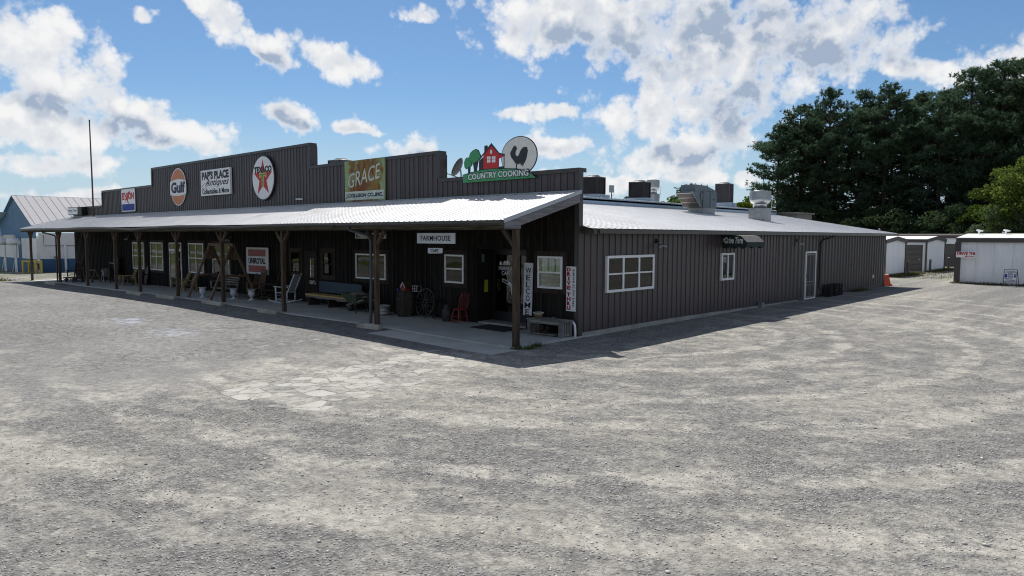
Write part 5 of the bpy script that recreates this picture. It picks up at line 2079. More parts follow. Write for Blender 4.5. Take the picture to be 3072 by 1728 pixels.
for sx in (-1, 1):
    for sy in (-1, 1):
        part(o, 'leg', M_redchair, lambda b: tube(b, [(sx * .12, sy * .12, .41), (sx * .16, sy * .16, .2), (sx * .18, sy * .18, 0)], [.016, .021, .014], 6))
    part(o, 'stretcher', M_redchair, lambda b: (tube(b, [(sx * .16, -.16, .19), (sx * .16, .16, .19)], .011, 5), tube(b, [(sx * .176, -.176, .03), (sx * .176, .176, .03)], .012, 5)))
part(o, 'stretcher', M_redchair, lambda b: (tube(b, [(-.16, -.16, .22), (.16, -.16, .22)], .011, 5), tube(b, [(-.176, -.176, .04), (.176, -.176, .04)], .012, 5)))
bk = part(o, 'back_hoop', M_redchair, lambda b: tube(b, [(-.17, .15, .44), (-.185, .24, .72), (-.13, .30, .90), (0, .32, .95), (.13, .30, .90), (.185, .24, .72), (.17, .15, .44)], .016, 6))
for x in (-.1, -.035, .035, .1):
    part(bk, 'spindle', M_redchair, lambda b: tube(b, [(x, .16, .44), (x * 1.1, .235, .70), (x, .31, .92)], .009, 5))

# mat, weathered table with basin
o = thing('door_mat', 'dark rectangular mat lying before the cafe door', 'mat', at(-2.75, -.45, .0))
part(o, 'mat', M_mat, lambda b: prism(b, [(-.62, .002), (.80, .002), (.80, .016), (-.62, .016)], -.42, .42))
part(o, 'border', M_rubber, lambda b: (box(b, -.65, .83, -.46, -.421, .001, .012), box(b, -.65, .83, .421, .46, .001, .012)))
o = thing('weathered_bench', 'grey weathered slatted bench at the porch corner', 'bench', at(-.68, -.42))
for k in range(5):
    y = -.25 + k * .105
    part(o, 'top_slat', M_greywood, lambda b: box(b, -.62, .64, y, y + .092, .425, .455))
part(o, 'apron', M_greywood, lambda b: (box(b, -.58, .60, -.235, -.205, .335, .423), box(b, -.58, .60, .205, .235, .335, .423)))
for x in (-.55, .56):
    for y in (-.2, .2):
        part(o, 'leg', M_greywood, lambda b: box(b, x - .045, x + .045, y - .04, y + .04, 0, .424))
    for k in range(3):
        y = -.10 + k * .10
        part(o, 'end_slat', M_greywood, lambda b: box(b, x - .012, x + .012, y - .03, y + .03, .05, .42))
    part(o, 'foot_rail', M_greywood, lambda b: box(b, x - .02, x + .02, -.16, .16, .03, .08))
part(o, 'shelf', M_greywood, lambda b: box(b, -.50, .30, -.15, .12, .03, .055))
o = thing('enamel_basin', 'enamel basin with tan side on the left end of the weathered bench', 'basin', at(-1.12, -.36, .458))
part(o, 'bowl', paint('tan_enamel', (.20, .15, .08), .5, 0, .2, 5), lambda b: lathe(b, [(.10, 0), (.125, .06), (.15, .13), (.14, .13), (.115, .05), (.02, .02)], 20), True)
part(o, 'rim', M_white, lambda b: tube(b, [(.15 * math.cos(R(a)), .15 * math.sin(R(a)), .132) for a in range(0, 360, 18)], .008, 5, True))
o = thing('ash_bowl', 'small pale bowl on the middle of the weathered bench', 'bowl', at(-.55, -.40, .458))
part(o, 'bowl', M_galv, lambda b: lathe(b, [(.035, 0), (.05, .03), (.06, .045), (.05, .045), (.02, .02)], 14), True)
part(o, 'base_ring', M_galv, lambda b: lathe(b, [(.036, -.002), (.04, .006), (.03, .006)], 14))
o = thing('old_boots', 'dark worn boots under the weathered bench', 'boots', at(-.85, -.42, .056))
for x in (-.08, .10):
    part(o, 'boot', M_darkwood, lambda b: (prismx(b, [(-.16, 0), (.09, 0), (.09, .20), (.0, .20), (-.02, .10), (-.15, .07)], x - .04, x + .04)))

# wheel stops
def wheel_stop(label, x, y, rz, L_):
    o = thing('wheel_stop', label, 'wheel stop', (x, y, gh(x, y) + .004), rz, 'concrete wheel stops')
    r3 = random.Random(int(-x * 10))
    bm = nb()
    prev = None
    N = 9
    for i in range(N):
        xx = -L_ / 2 + L_ * i / (N - 1)
        e = .8 if i in (0, N - 1) else 1
        ring = [bm.verts.new((xx + r3.uniform(-.01, .01), yy * e * r3.uniform(.94, 1.05), zz * e * r3.uniform(.92, 1.04))) for yy, zz in ((-.12, 0), (-.10, .09), (-.05, .14), (.05, .14), (.10, .09), (.12, 0))]
        if prev:
            for q in range(5):
                bm.faces.new((prev[q], prev[q + 1], ring[q + 1], ring[q]))
        else:
            bm.faces.new(ring)
        prev = ring
    bm.faces.new(prev[::-1])
    obj('block', bm, M_stop, o)
    for sx in (-1, 1):
        bm = nb()
        lathe(bm, [(.012, .12), (.02, .135), (.02, .15), (.005, .152)], 8, (sx * L_ * .3, 0, 0))
        obj('pin', bm, M_rust, o)
    return o


wheel_stop('short broken concrete wheel stop at the foot of the downspout post', -5.35, -3.0, R(6), .95)
wheel_stop('crumbling concrete wheel stop at the post right of the white rocker', -11.25, -2.95, R(3), 1.15)
wheel_stop('long concrete wheel stop below the timber swing frame', -15.45, -3.0, R(-2), 1.75)
wheel_stop('concrete wheel stop below the cedar glider', -19.6, -3.1, R(1), 1.8)
wheel_stop('concrete wheel stop below the four-pane window', -22.9, -3.2, R(-1), 1.8)
wheel_stop('concrete wheel stop at the far left of the porch', -35.3, -3.3, R(2), 1.8)

# flagpole through the porch roof
o = thing('flagpole', 'thin rusty pole rising above the left end of the porch roof', 'pole', (-37.6, -.28, 3.9))
part(o, 'pole', M_poleRust, lambda b: tube(b, [(.0, 0, -.2), (.01, 0, 2), (-.03, 0, 4), (-.06, 0, 5.9)], [.05, .048, .042, .035], 8))
part(o, 'top_fitting', M_iron, lambda b: (lathe(b, [(.045, 5.9), (.045, 5.96), (.01, 5.98)], 8, (-.06, 0, 0)), beam(b, (-.06, 0, 5.85), (.06, 0, 5.85), .02, .03)))

# ================================================================== on the roofs
def condenser(label, loc, size, h, mat, rz, vertical=False, group='condenser units on the upper roof'):
    o = thing('condenser_unit', label, 'air conditioner', loc, rz, group)
    s = size / 2
    part(o, 'curb', M_bluestrip, lambda b: box(b, -s - .22, s + .22, -s - .12, s + .12, -.55, .0))
    part(o, 'base_pan', M_hvactop, lambda b: box(b, -s - .02, s + .02, -s - .02, s + .02, .0, .06))
    part(o, 'coil', mat, lambda b: box(b, -s + .02, s - .02, -s + .02, s - .02, .06, h - .05))

    def bars(b):
        if vertical:
            for k in range(13):
                x = -s + 2 * s * k / 12
                for (a, c) in (((x, -s), 1), ((x, s), 1), ((-s, x), 0), ((s, x), 0)):
                    box(b, a[0] - .012, a[0] + .012, a[1] - .012, a[1] + .012, .06, h - .05)
        else:
            for k in range(14):
                z = .10 + (h - .22) * k / 13
                box(b, -s, s, -s, -s + .015, z, z + .02)
                box(b, -s, s, s - .015, s, z, z + .02)
                box(b, -s, -s + .015, -s + .016, s - .016, z, z + .02)
                box(b, s - .015, s, -s + .016, s - .016, z, z + .02)
    part(o, 'grille', mat, bars)
    for sx in (-1, 1):
        for sy in (-1, 1):
            part(o, 'corner_post', M_hvac if not vertical else M_hvac2, lambda b: box(b, sx * s - .03, sx * s + .03, sy * s - .03, sy * s + .03, .06, h - .04))
    part(o, 'top_cap', M_hvactop, lambda b: (box(b, -s - .03, s + .03, -s - .03, s + .03, h - .05, h), lathe(b, [(s * .95, h), (s * .72, h + .05), (s * .70, h + .07), (s * .2, h + .07)], 20)))
    part(o, 'fan_guard', M_black, lambda b: [tube(b, [(r * s * math.cos(R(a)), r * s * math.sin(R(a)), h + .075) for a in range(0, 360, 20)], .006, 4, True) for r in (.3, .5, .65)])
    return o


condenser('black square condenser unit nearest the parapet corner on the upper roof', (-9.0, 13.0, 4.78), .82, .86, M_hvac, R(8))
condenser('black condenser unit beside the small upblast fan on the upper roof', (-9.0, 17.15, 4.78), .82, .86, M_hvac, R(8))
condenser('tall grey condenser unit with vertical louvres, furthest right on the upper roof', (-9.0, 27.0, 4.9), .85, 1.2, M_hvac2, R(10), True)
condenser('grey condenser unit showing above the parapet left of the rusty sign', (-18.5, 5.0, 5.66), .86, .80, M_hvactop, R(5))
o = thing('disconnect_box', 'small electrical box on a pipe right of the nearest condenser', 'electrical box', (-9.0, 14.55, 4.55))
part(o, 'post', M_rust, lambda b: tube(b, [(0, 0, -.1), (0, 0, .55)], .025, 6))
part(o, 'box', M_galv, lambda b: box(b, -.08, .08, -.11, .11, .42, .78))
part(o, 'conduit', M_iron, lambda b: tube(b, [(0, .1, .5), (0, .2, .46), (0, .2, .32), (0, .05, .25)], .012, 5))


def upblast(label, loc, r, curb):
    o = thing('exhaust_fan', label, 'exhaust fan', loc)
    c = curb / 2
    part(o, 'curb', M_galv, lambda b: (box(b, -c, c, -c, c, -.35, .52), box(b, -c - .03, c + .03, -c - .03, c + .03, .522, .56)))
    part(o, 'neck', M_alum, lambda b: lathe(b, [(r * .66, .56), (r * .64, .75), (r * .70, .80)], 24), True)
    part(o, 'bowl', M_alum, lambda b: lathe(b, [(r * .66, .76), (r * .88, .84), (r * .98, .95), (r, 1.02)], 28), True)
    part(o, 'wind_band', M_galv, lambda b: lathe(b, [(r, 1.02), (r * 1.01, 1.03), (r * 1.0, 1.40), (r * .95, 1.40), (r * .90, 1.36)], 28))
    part(o, 'lid', M_galv, lambda b: lathe(b, [(r * .8, 1.38), (r * .7, 1.43), (r * .1, 1.45)], 24))
    part(o, 'conduit', M_white, lambda b: tube(b, [(r * .5, r * .95, 1.1), (r * .7, r * 1.15, 1.0), (r * .7, r * 1.1, .6), (r * .55, r * .9, .1)], .014, 5))
    return o


upblast('large silver upblast exhaust fan on a square curb on the low white roof', (-3.42, 19.5, 3.64), .52, .82)
f = upblast('smaller silver exhaust fan half hidden behind the second condenser', (-12.0, 23.4, 4.86), .40, .6)

# make-up air unit
o = thing('air_intake_unit', 'blue-grey rooftop air unit with slanted filter hood on the low roof', 'air unit', (-5.35, 16.9, 3.95), R(0))
part(o, 'curb', M_galv, lambda b: box(b, -.42, .42, -.45, .75, -.25, .22))
part(o, 'cabinet', M_mau, lambda b: (box(b, -.45, .45, -.55, .85, .222, 1.0), box(b, -.38, .38, -1.25, .05, .92, 1.30), box(b, -.45, .45, -.8, -.551, .60, .92)))
part(o, 'seam', M_mau, lambda b: (box(b, .451, .47, -.57, -.50, .23, .99), box(b, .451, .47, .15, .20, .23, .99)))
part(o, 'rear_hood', M_mau, lambda b: prismx(b, [(.06, 1.02), (.95, 1.02), (.95, 1.10), (.06, 1.27)], -.36, .36))
hd = part(o, 'filter_hood', M_mau, lambda b: prismx(b, [(-.56, .26), (-.80, .26), (-1.62, .93), (-1.62, .96), (-.56, .96)], -.42, .42))
for k in range(3):
    y0, z0 = -.86 - k * .25, .30 + k * .205
    y1, z1 = y0 - .21, z0 + .172
    part(hd, 'filter', M_filter, lambda b: prismx(b, [(y0, z0), (y1, z1), (y1 - .02, z1 - .025), (y0 - .02, z0 - .025)], -.38, .38))
part(hd, 'filter_rail', M_galv, lambda b: [prismx(b, [(-.82 - k * .25, .265 + k * .205), (-.86 - k * .25, .297 + k * .205), (-.885 - k * .25, .27 + k * .205), (-.845 - k * .25, .238 + k * .205)], -.43, .43) for k in range(4)])
part(hd, 'side_rail', M_galv, lambda b: [beam(b, (sx * .43, -.80, .25), (sx * .43, -1.63, .93), .02, .04) for sx in (-1, 1)])
for y in (-1.2, -.6, .0):
    part(o, 'lifting_eye', M_iron, lambda b: tube(b, [(.36, y - .03, 1.30), (.36, y - .03, 1.36), (.36, y + .03, 1.36), (.36, y + .03, 1.30)], .01, 5))
part(o, 'handle', M_black, lambda b: box(b, .452, .49, .48, .60, .62, .65))

# satellite dish
o = thing('satellite_dish', 'dark satellite dish behind the parapet left of the rooster sign', 'satellite dish', (-5.3, .6, 4.45))
dm = Matrix.Translation((0, 0, .48)) @ Matrix.Rotation(R(28), 4, 'Z') @ Matrix.Rotation(R(-62), 4, 'Y')
part(o, 'dish', paint('dark_dish', (.055, .058, .062), .5, .1, .2, 5), lambda b: lathe(b, [(.02, 0), (.16, .02), (.28, .07), (.34, .115), (.335, .12), (.27, .08), (.15, .03), (.02, .012)], 24, (0, 0, 0), dm), True)
part(o, 'mast', M_galv, lambda b: tube(b, [(.05, 0, -.2), (.05, 0, .3), (.02, 0, .45)], .025, 6))
part(o, 'feed_arm', M_galv, lambda b: tube(b, [(-.05, -.05, .20), (-.55, -.28, .40), (-.62, -.31, .52)], .016, 6))
part(o, 'feed_horn', M_galv, lambda b: (lathe(b, [(.03, 0), (.045, .1), (.03, .11)], 8, (0, 0, 0), Matrix.Translation((-.62, -.31, .52)) @ Matrix.Rotation(R(60), 4, 'Y')), box(b, -.72, -.60, -.34, -.28, .45, .52)))

# ================================================================== beside the side wall
def crate_stack(label, loc, n, rz):
    for k in range(n):
        z = k * .275
        o = thing('milk_crate', label[k], 'crate', (loc[0], loc[1], loc[2] + z), rz, 'black plastic crates by the screen door')
        part(o, 'base', M_rubber, lambda b: box(b, -.165, .165, -.165, .165, 0, .02))

        def walls(b):
            for sx, sy in ((1, 0), (-1, 0), (0, 1), (0, -1)):
                for zz in (.02, .12, .235):
                    if sx:
                        box(b, sx * .165 - .012, sx * .165 + .012, -.165, .165, zz, zz + .03)
                    else:
                        box(b, -.152, .152, sy * .165 - .012, sy * .165 + .012, zz, zz + .03)
        part(o, 'rim_bands', M_rubber, walls)
        part(o, 'bars', M_rubber, lambda b: [box(b, x - .012, x + .012, y - .008, y + .008, .02, .24) for x in (-.16, -.08, 0, .08, .16) for y in (-.162, .162)] + [box(b, x - .008, x + .008, y - .012, y + .012, .021, .239) for x in (-.163, .163) for y in (-.08, 0, .08)])


crate_stack(['black crate at the bottom of the left stack by the screen door', 'black crate in the middle of the left stack by the screen door', 'black crate on top of the left stack by the screen door'][:2], (.26, 18.75, .01), 2, R(5))
crate_stack(['black crate at the bottom of the middle stack by the screen door', 'black crate on top of the middle stack by the screen door'], (.27, 19.45, .01), 2, R(-4))
crate_stack(['black crate at the bottom of the right stack by the screen door', 'black crate on top of the right stack by the screen door'], (.26, 20.2, .01), 2, R(8))
o = thing('orange_barrier', 'bright orange plastic barrier at the far corner of the side wall', 'barrier', (-.12, 29.3, 0), R(20))
part(o, 'body', M_cone, lambda b: prism(b, [(-.32, .08), (.30, .08), (.18, .60), (-.25, .62)], -.28, .28))
part(o, 'foot', M_cone, lambda b: box(b, -.40, .36, -.34, .34, 0, .078))
part(o, 'top_edge', paint('pale_orange', (.80, .35, .25), .5, 0, .1, 3), lambda b: prism(b, [(-.25, .622), (.18, .602), (.18, .625), (-.25, .645)], -.27, .27))

# ================================================================== storage sheds
def shed(label, x0, x1, y0, y1, eave, ridge, doors=(), trimw=.12, roofm=None):
    o = thing('storage_shed', label, 'storage shed', ((x0 + x1) / 2, (y0 + y1) / 2, 0))
    cx, cy = (x0 + x1) / 2, (y0 + y1) / 2
    hx, hy = (x1 - x0) / 2, (y1 - y0) / 2

    core = part(o, 'wall', M_shed, lambda b: prismx(b, [(-hy + .03, -.2), (hy - .03, -.2), (hy - .03, eave - .03), (0, ridge - .05), (-hy + .03, eave - .03)], -hx + .03, hx - .03))
    n = max(1, round(2 * hx / .914))
    me = None
    for i in range(n):                                    # front sheets
        w = 2 * hx / n
        a, c = -hx + i * w, -hx + (i + 1) * w
        hidden = any(d0 - cx < a + .05 and c - .05 < d1 - cx for d0, d1, _ in doors)
        z0 = .02
        h = eave - .05
        if hidden:
            z0 = 2.12
            h = eave - .05 - 2.1
        if h > .02:
            obj('panel', ribbed(w + .01, h, .305, .018), M_shed, core, (a, -hy + .026, z0))
    n = max(1, round(2 * hy / .914))
    w = 2 * hy / n
    for i in range(n):                                    # gable end sheets
        yc = -hy + (i + .5) * w
        h = eave + (ridge - eave) * (1 - abs(yc) / hy) - .08 - (ridge - eave) * w / hy * .5
        obj('panel', ribbed(w + .01, h, .305, .018), M_shed, core, (hx - .026, -hy + i * w, .02), (0, 0, R(90)))
    sl = math.atan2(ridge - eave, hy)
    for s_ in (-1, 1):
        part(o, 'roof_sheet', roofm or M_shedroof, lambda b: prismx(b, [(s_ * (hy + .12), eave - .02), (0, ridge), (0, ridge + .03), (s_ * (hy + .12), eave + .01)], -hx - .1, hx + .1))
        part(o, 'eave_trim', M_shedtrim, lambda b: box(b, -hx - .11, hx + .11, s_ * (hy + .06) - .07, s_ * (hy + .06) + .07, eave - .27, eave - .022))
        part(o, 'rake_trim', M_shedtrim, lambda b: prismx(b, [(s_ * (hy + .13), eave - .27), (0, ridge - .25), (0, ridge + .035), (s_ * (hy + .13), eave + .015)], hx + .101, hx + .125))
    for sx in (-1, 1):
        for sy in (-1, 1):
            part(o, 'corner_trim', M_shedtrim, lambda b: box(b, sx * hx - trimw / 2, sx * hx + trimw / 2, sy * hy - trimw / 2, sy * hy + trimw / 2, 0, eave - .272))
    for d0, d1, dl in doors:
        d = part(o, 'roller_door', M_shutter, lambda b: box(b, d0 - cx, d1 - cx, -hy - .0, -hy + .02, .05, 2.1))
        k = 0
        z = .08
        first = None
        while z < 2.06:
            if first is None:
                first = part(d, 'door_slat', M_shutter, lambda b: prismx(b, [(-hy - .002, .0), (-hy - .028, .02), (-hy - .028, .07), (-hy - .002, .095)], d0 - cx + .02, d1 - cx - .02))
                first.location.z = z
            else:
                link('door_slat', first.data, d, (0, 0, z))
            z += .1
        part(d, 'frame', M_shedtrim, lambda b: (box(b, d0 - cx - .06, d0 - cx - .001, -hy - .03, -hy + .02, 0, 2.16), box(b, d1 - cx + .001, d1 - cx + .06, -hy - .03, -hy + .02, 0, 2.16), box(b, d0 - cx, d1 - cx, -hy - .03, -hy + .02, 2.102, 2.16)))
        part(d, 'latch', M_galv, lambda b: box(b, d1 - cx - .22, d1 - cx - .08, -hy - .05, -hy - .029, .95, 1.05))
    return o


shed('white storage shed nearest the store, gable end towards the drive', -14.0, -2.70, 39.0, 44.3, 2.60, 2.80)
shed('middle white storage shed with a dark roller door', -14.0, -2.30, 48.9, 55.4, 2.63, 2.85, [(-3.74, -2.62, ''), (-6.2, -4.4, '')])
shed('long rear storage shed with dark roof edge below the pines', -22.0, 30.0, 62.5, 68.5, 2.97, 3.1, [(-3.9, -2.3, ''), (-1.8, -.2, '')], roofm=M_shedtrim)
shed('white storage shed at the right edge carrying the arrow sign', 2.50, 18.0, 34.6, 41.0, 2.75, 2.98, trimw=.30)
o = sign('arrow_sign', 'white board with red lettering and left arrow on the right-hand shed', 2.94, 1.57, 34.40)
part(o, 'board', paint('pinkish_white_board', (.86, .80, .80), .6, 0, .04, 3), lambda b: box(b, -.50, .50, -.02, 0, 0, .34))
text(o, 'DRIVE THI', -.45, .47, .16, .32, -.0205, M_red, .06)
part(o, 'arrow', M_red, lambda b: prism(b, [(-.10, .08), (.06, .13), (.06, .10), (.42, .10), (.42, .06), (.06, .06), (.06, .03)], -.024, -.0205))
vrr = [(2.3 + .8, 37.2, 'white mushroom roof vent nearest the left end of the right-hand shed', 2.92), (4.5, 37.2, 'white mushroom roof vent further right on the right-hand shed', 2.92), (.55, 65.2, 'white mushroom roof vent on the long rear shed', 2.97), (3.6, 65.2, 'white mushroom roof vent far right on the long rear shed', 2.97)]
for x, y, lb, z in vrr:
    o = thing('roof_vent', lb, 'roof vent', (x, y, z), 0, 'mushroom vents on the shed roofs')
    part(o, 'pipe', M_white, lambda b: tube(b, [(0, 0, -.2), (0, 0, .24)], .05, 8))
    part(o, 'cap', M_white, lambda b: lathe(b, [(.07, .22), (.17, .25), (.20, .29), (.16, .32), (.03, .33)], 16, (0, 0, 0), Matrix.Rotation(R(8), 4, 'Y')), True)
for x, y, lb in ((-2.35, 43.7, 'dark bollard at the corner of the nearest shed'), (-1.95, 48.75, 'dark bollard at the corner of the middle shed'), (-2.0, 55.6, 'dark bollard before the rear roller door')):
    o = thing('bollard', lb, 'bollard', (x, y, 0), 0, 'bollards between the sheds')
    part(o, 'post', M_shedtrim, lambda b: tube(b, [(0, 0, -.2), (0, 0, .98)], .085, 10))
    part(o, 'cap', M_found, lambda b: lathe(b, [(.085, .98), (.08, 1.02), (.04, 1.05), (.01, 1.06)], 10))
o = thing('for_sale_sign', 'black framed for-sale sign standing before the right-hand shed', 'sign', (5.4, 32.75, 0), R(-8))
part(o, 'frame', M_black, lambda b: (beam(b, (-.33, 0, 0), (-.30, .06, .98), .025, .025), beam(b, (.33, 0, 0), (.30, .06, .98), .025, .025), beam(b, (-.30, .06, .98), (.30, .06, .98), .025, .025), beam(b, (-.33, .01, .18), (.33, .01, .18), .02, .02), beam(b, (-.32, .02, .32), (.32, .02, .32), .02, .02), beam(b, (-.31, .05, .82), (.31, .05, .82), .02, .02)))
part(o, 'panel', M_signwhite, lambda b: prismx(b, [(.012, .33), (.02, .33), (.052, .81), (.044, .81)], -.30, .30))
part(o, 'rider_panel', M_signwhite, lambda b: prismx(b, [(.042, .835), (.05, .835), (.062, .965), (.054, .965)], -.30, .30))
part(o, 'rear_legs', M_black, lambda b: (beam(b, (-.30, .06, .98), (-.33, .45, 0), .025, .025), beam(b, (.30, .06, .98), (.33, .45, 0), .025, .025)))
tl = lambda x, z: (x, z)
for body, x0, x1, z0, z1 in (('FOR', -.10, .12, .66, .77), ('SALE', -.12, .12, .53, .64)):
    tt = text(o, body, x0, x1, z0, z1, 0, M_blue, .03)
    for v in tt.data.vertices:
        v.co.y += .01 + (v.co.z - .33) * .066
part(o, 'print', M_blue, lambda b: [prismx(b, [(.009 + (z0 - .33) * .066, z0), (.012 + (z0 - .33) * .066, z0), (.012 + (z1 - .33) * .066, z1), (.009 + (z1 - .33) * .066, z1)], x0, x1) for x0, x1, z0, z1 in ((-.28, -.15, .52, .72), (.16, .28, .66, .72), (-.27, .12, .45, .475), (-.2, .24, .37, .41), (-.24, .22, .87, .90))])
part(o, 'heart', M_blue, lambda b: prism(b, [(.155, .60), (.17, .64), (.20, .645), (.22, .62), (.24, .645), (.27, .64), (.285, .60), (.22, .52)], .022, .027))

# ================================================================== the blue neighbour
nbz = -.33
o = thing('blue_building', 'white and blue block building with worn tin gable roof beyond the porch', 'building', (-61.7, 1.0, nbz))
GW = 6.0
LN = 16.0
part(o, 'front_wall', M_blockwhite, lambda b: box(b, -GW + .6, GW, .0, .2, 0, 2.8))
part(o, 'side_wall', M_blockwhite, lambda b: box(b, GW - .2, GW, .2, LN, 1.12, 3.25))
part(o, 'side_band', M_blueband, lambda b: box(b, GW - .2, GW + .012, .2, LN, 0, 1.12))
part(o, 'front_band', M_blueband, lambda b: box(b, -GW + .6, GW - .01, -.014, -.001, 0, 1.10))
part(o, 'corner_column', M_blueband, lambda b: box(b, .6, 1.5, -.03, -.0145, 0, 2.85))
part(o, 'rear_wall', M_blockwhite, lambda b: box(b, -GW, GW, LN - .2, LN, 0, 3.2))
gb = part(o, 'gable', M_oldblue, lambda b: prism(b, [(-5.6, 2.805), (5.6, 2.805), (5.5, 3.95), (0, 6.45), (-3.1, 5.1), (-5.6, 3.9)], .0, .1))
for k in range(24):
    x = -5.3 + k * .46
    zt = 6.45 - (abs(x) * (2.5 / 5.5) if x > 0 else abs(x) * (1.35 / 3.1))
    obj('panel', ribbed(.455, max(.3, zt - 2.95), .23, .02), M_oldblue, gb, (x - .2, -.004, 2.83))
RP = 24
rs = part(o, 'roof', M_tinroof, lambda b: prism(b, [(-.02, 6.5), (5.75, 3.87), (5.75, 3.83), (-.02, 6.44)], -.25, LN))
sl = math.atan2(2.63, 5.77)
Ls = math.hypot(2.63, 5.77)
for k in range(int((LN + .2) / .62)):
    y = -.22 + k * .62
    obj('roof_panel', ribbed(.615, Ls, .6, .04, .05), M_tinroof, rs, (5.78, y, 3.845), (-(R(90) - sl), 0, R(90)))
part(o, 'west_roof', M_oldblue, lambda b: prism(b, [(.02, 6.5), (-5.75, 3.87), (-5.75, 3.83), (.02, 6.44)], -.25, LN))
ln = part(o, 'lean_to_roof', paint('pale_blue_roof', (.42, .50, .60), .4, .2, .08, 1.5), lambda b: prism(b, [(-9.0, 3.25), (-2.6, 5.1), (-2.6, 5.03), (-9.0, 3.18)], -1.0, -.1))
part(o, 'lean_to_fascia', M_oldblue, lambda b: box(b, -9.0, .25, -1.12, -1.01, 2.95, 3.24))
part(o, 'lean_to_wall', M_blockwhite, lambda b: box(b, -9.0, -.1, -.2, -.04, 0, 3.1))
part(o, 'lean_to_band', M_blueband, lambda b: box(b, -9.0, -.1, -.22, -.201, 0, 1.10))
part(o, 'conduit', M_shedtrim, lambda b: tube(b, [(GW + .02, .5, 3.1), (GW + .03, .5, 2.2), (GW + .03, LN, 2.2)], .02, 5))
part(o, 'vent_pipe', M_white, lambda b: tube(b, [(GW + .14, 2.0, 0), (GW + .14, 2.0, 2.3)], .09, 8))
part(o, 'scuff_plate', M_blockwhite, lambda b: box(b, GW + .013, GW + .016, 4.0, 4.6, .72, .80))
part(o, 'wall_meter', M_galv, lambda b: (box(b, GW + .01, GW + .14, 1.2, 1.6, 1.05, 1.35),))


def regulator(label, x, y):
    o = thing('gas_regulator', label, 'gas regulator', (x, y, nbz), 0, 'gas regulators before the blue building')
    part(o, 'riser', M_white, lambda b: tube(b, [(0, 0, 0), (0, 0, 2.15), (-.05, 0, 2.25), (-.25, 0, 2.28)], .07, 8))
    part(o, 'tank', M_white, lambda b: lathe(b, [(.05, -.5), (.26, -.42), (.28, 0), (.26, .42), (.05, .5)], 16, (0, 0, 0), Matrix.Translation((-.55, 0, 2.5)) @ Matrix.Rotation(R(90), 4, 'X')), True)
    part(o, 'valve', M_galv, lambda b: lathe(b, [(.08, 0), (.16, .04), (.16, .10), (.05, .16)], 12, (-.15, 0, 2.2)))
    for sx in (-1, 1):
        part(o, 'stay', M_white, lambda b: tube(b, [(0, 0, 1.15), (sx * .25, 0, 1.1), (sx * .75, -.1, 0)], .035, 6))
    return o


regulator('white gas regulator on a braced riser furthest left', -61.2, .0)
regulator('white gas regulator on a braced riser beside the yellow rail', -58.6, .2)
o = thing('guard_rail', 'yellow steel guard rail before the blue building', 'rail', (-54.5, .15, nbz + .0), R(25))
part(o, 'rail', M_yellow, lambda b: (beam(b, (-.72, 0, 1.0), (.72, 0, 1.0), .1, .1), beam(b, (-.72, .5, 1.0), (.72, .5, 1.0), .1, .1), beam(b, (-.67, 0, 1.0), (-.67, .5, 1.0), .1, .09), beam(b, (.67, 0, 1.0), (.67, .5, 1.0), .1, .09)))
for x in (-.67, .67):
    for y in (0, .5):
        part(o, 'post', M_yellow, lambda b: beam(b, (x, y, 0), (x, y, .95), .1, .1))
o = thing('meter_cluster', 'grey utility meters behind the yellow guard rail', 'meter', (-55.0, .65, nbz))
part(o, 'box', M_shedtrim, lambda b: box(b, -.5, .1, 0, .3, .3, .8))
part(o, 'pipe', M_galv, lambda b: tube(b, [(.3, .1, 0), (.3, .1, .6), (.0, .1, .7)], .05, 6))

# ================================================================== trees and shrubs
def foliage_mat(name, c, c2, trans=.35):
    t = NT(name)
    at = t.node('ShaderNodeAttribute', attribute_name='shade')
    oi = t.node('ShaderNodeObjectInfo')
    col = t.mix(at.outputs['Fac'], c, c2)
    hs = t.node('ShaderNodeHueSaturation')
    t.l.new(col, hs.inputs['Color'])
    t.l.new(t.math('MULTIPLY_ADD', oi.outputs['Random'], .35, .82), hs.inputs['Value'])
    t.l.new(t.math('MULTIPLY_ADD', oi.outputs['Random'], .03, .485), hs.inputs['Hue'])
    df = t.node('ShaderNodeBsdfDiffuse')
    tr = t.node('ShaderNodeBsdfTranslucent')
    t.l.new(hs.outputs[0], df.inputs[0])
    t.l.new(hs.outputs[0], tr.inputs[0])
    mx = t.node('ShaderNodeMixShader')
    mx.inputs[0].default_value = trans
    t.l.new(df.outputs[0], mx.inputs[1])
    t.l.new(tr.outputs[0], mx.inputs[2])
    t.l.new(mx.outputs[0], t.out.inputs[0])
    return t.m


M_needle = foliage_mat('pine_needles', (.034, .064, .040), (.095, .145, .085), .38)
M_leaf = foliage_mat('broad_leaves', (.035, .065, .014), (.10, .145, .03), .4)
M_leafy = foliage_mat('yellow_green_leaves', (.045, .075, .018), (.13, .16, .035), .45)
M_leafg = foliage_mat('grey_green_leaves', (.06, .085, .045), (.17, .21, .13), .35)
M_under = foliage_mat('dark_understory', (.024, .042, .022), (.065, .095, .045), .35)
M_bark = wood('pine_bark', (.035, .026, .02), (.09, .07, .055), .95, .2)


def rays(n, rg):
    v = rg.normal(size=(n, 3))
    return v / np.linalg.norm(v, axis=1)[:, None]


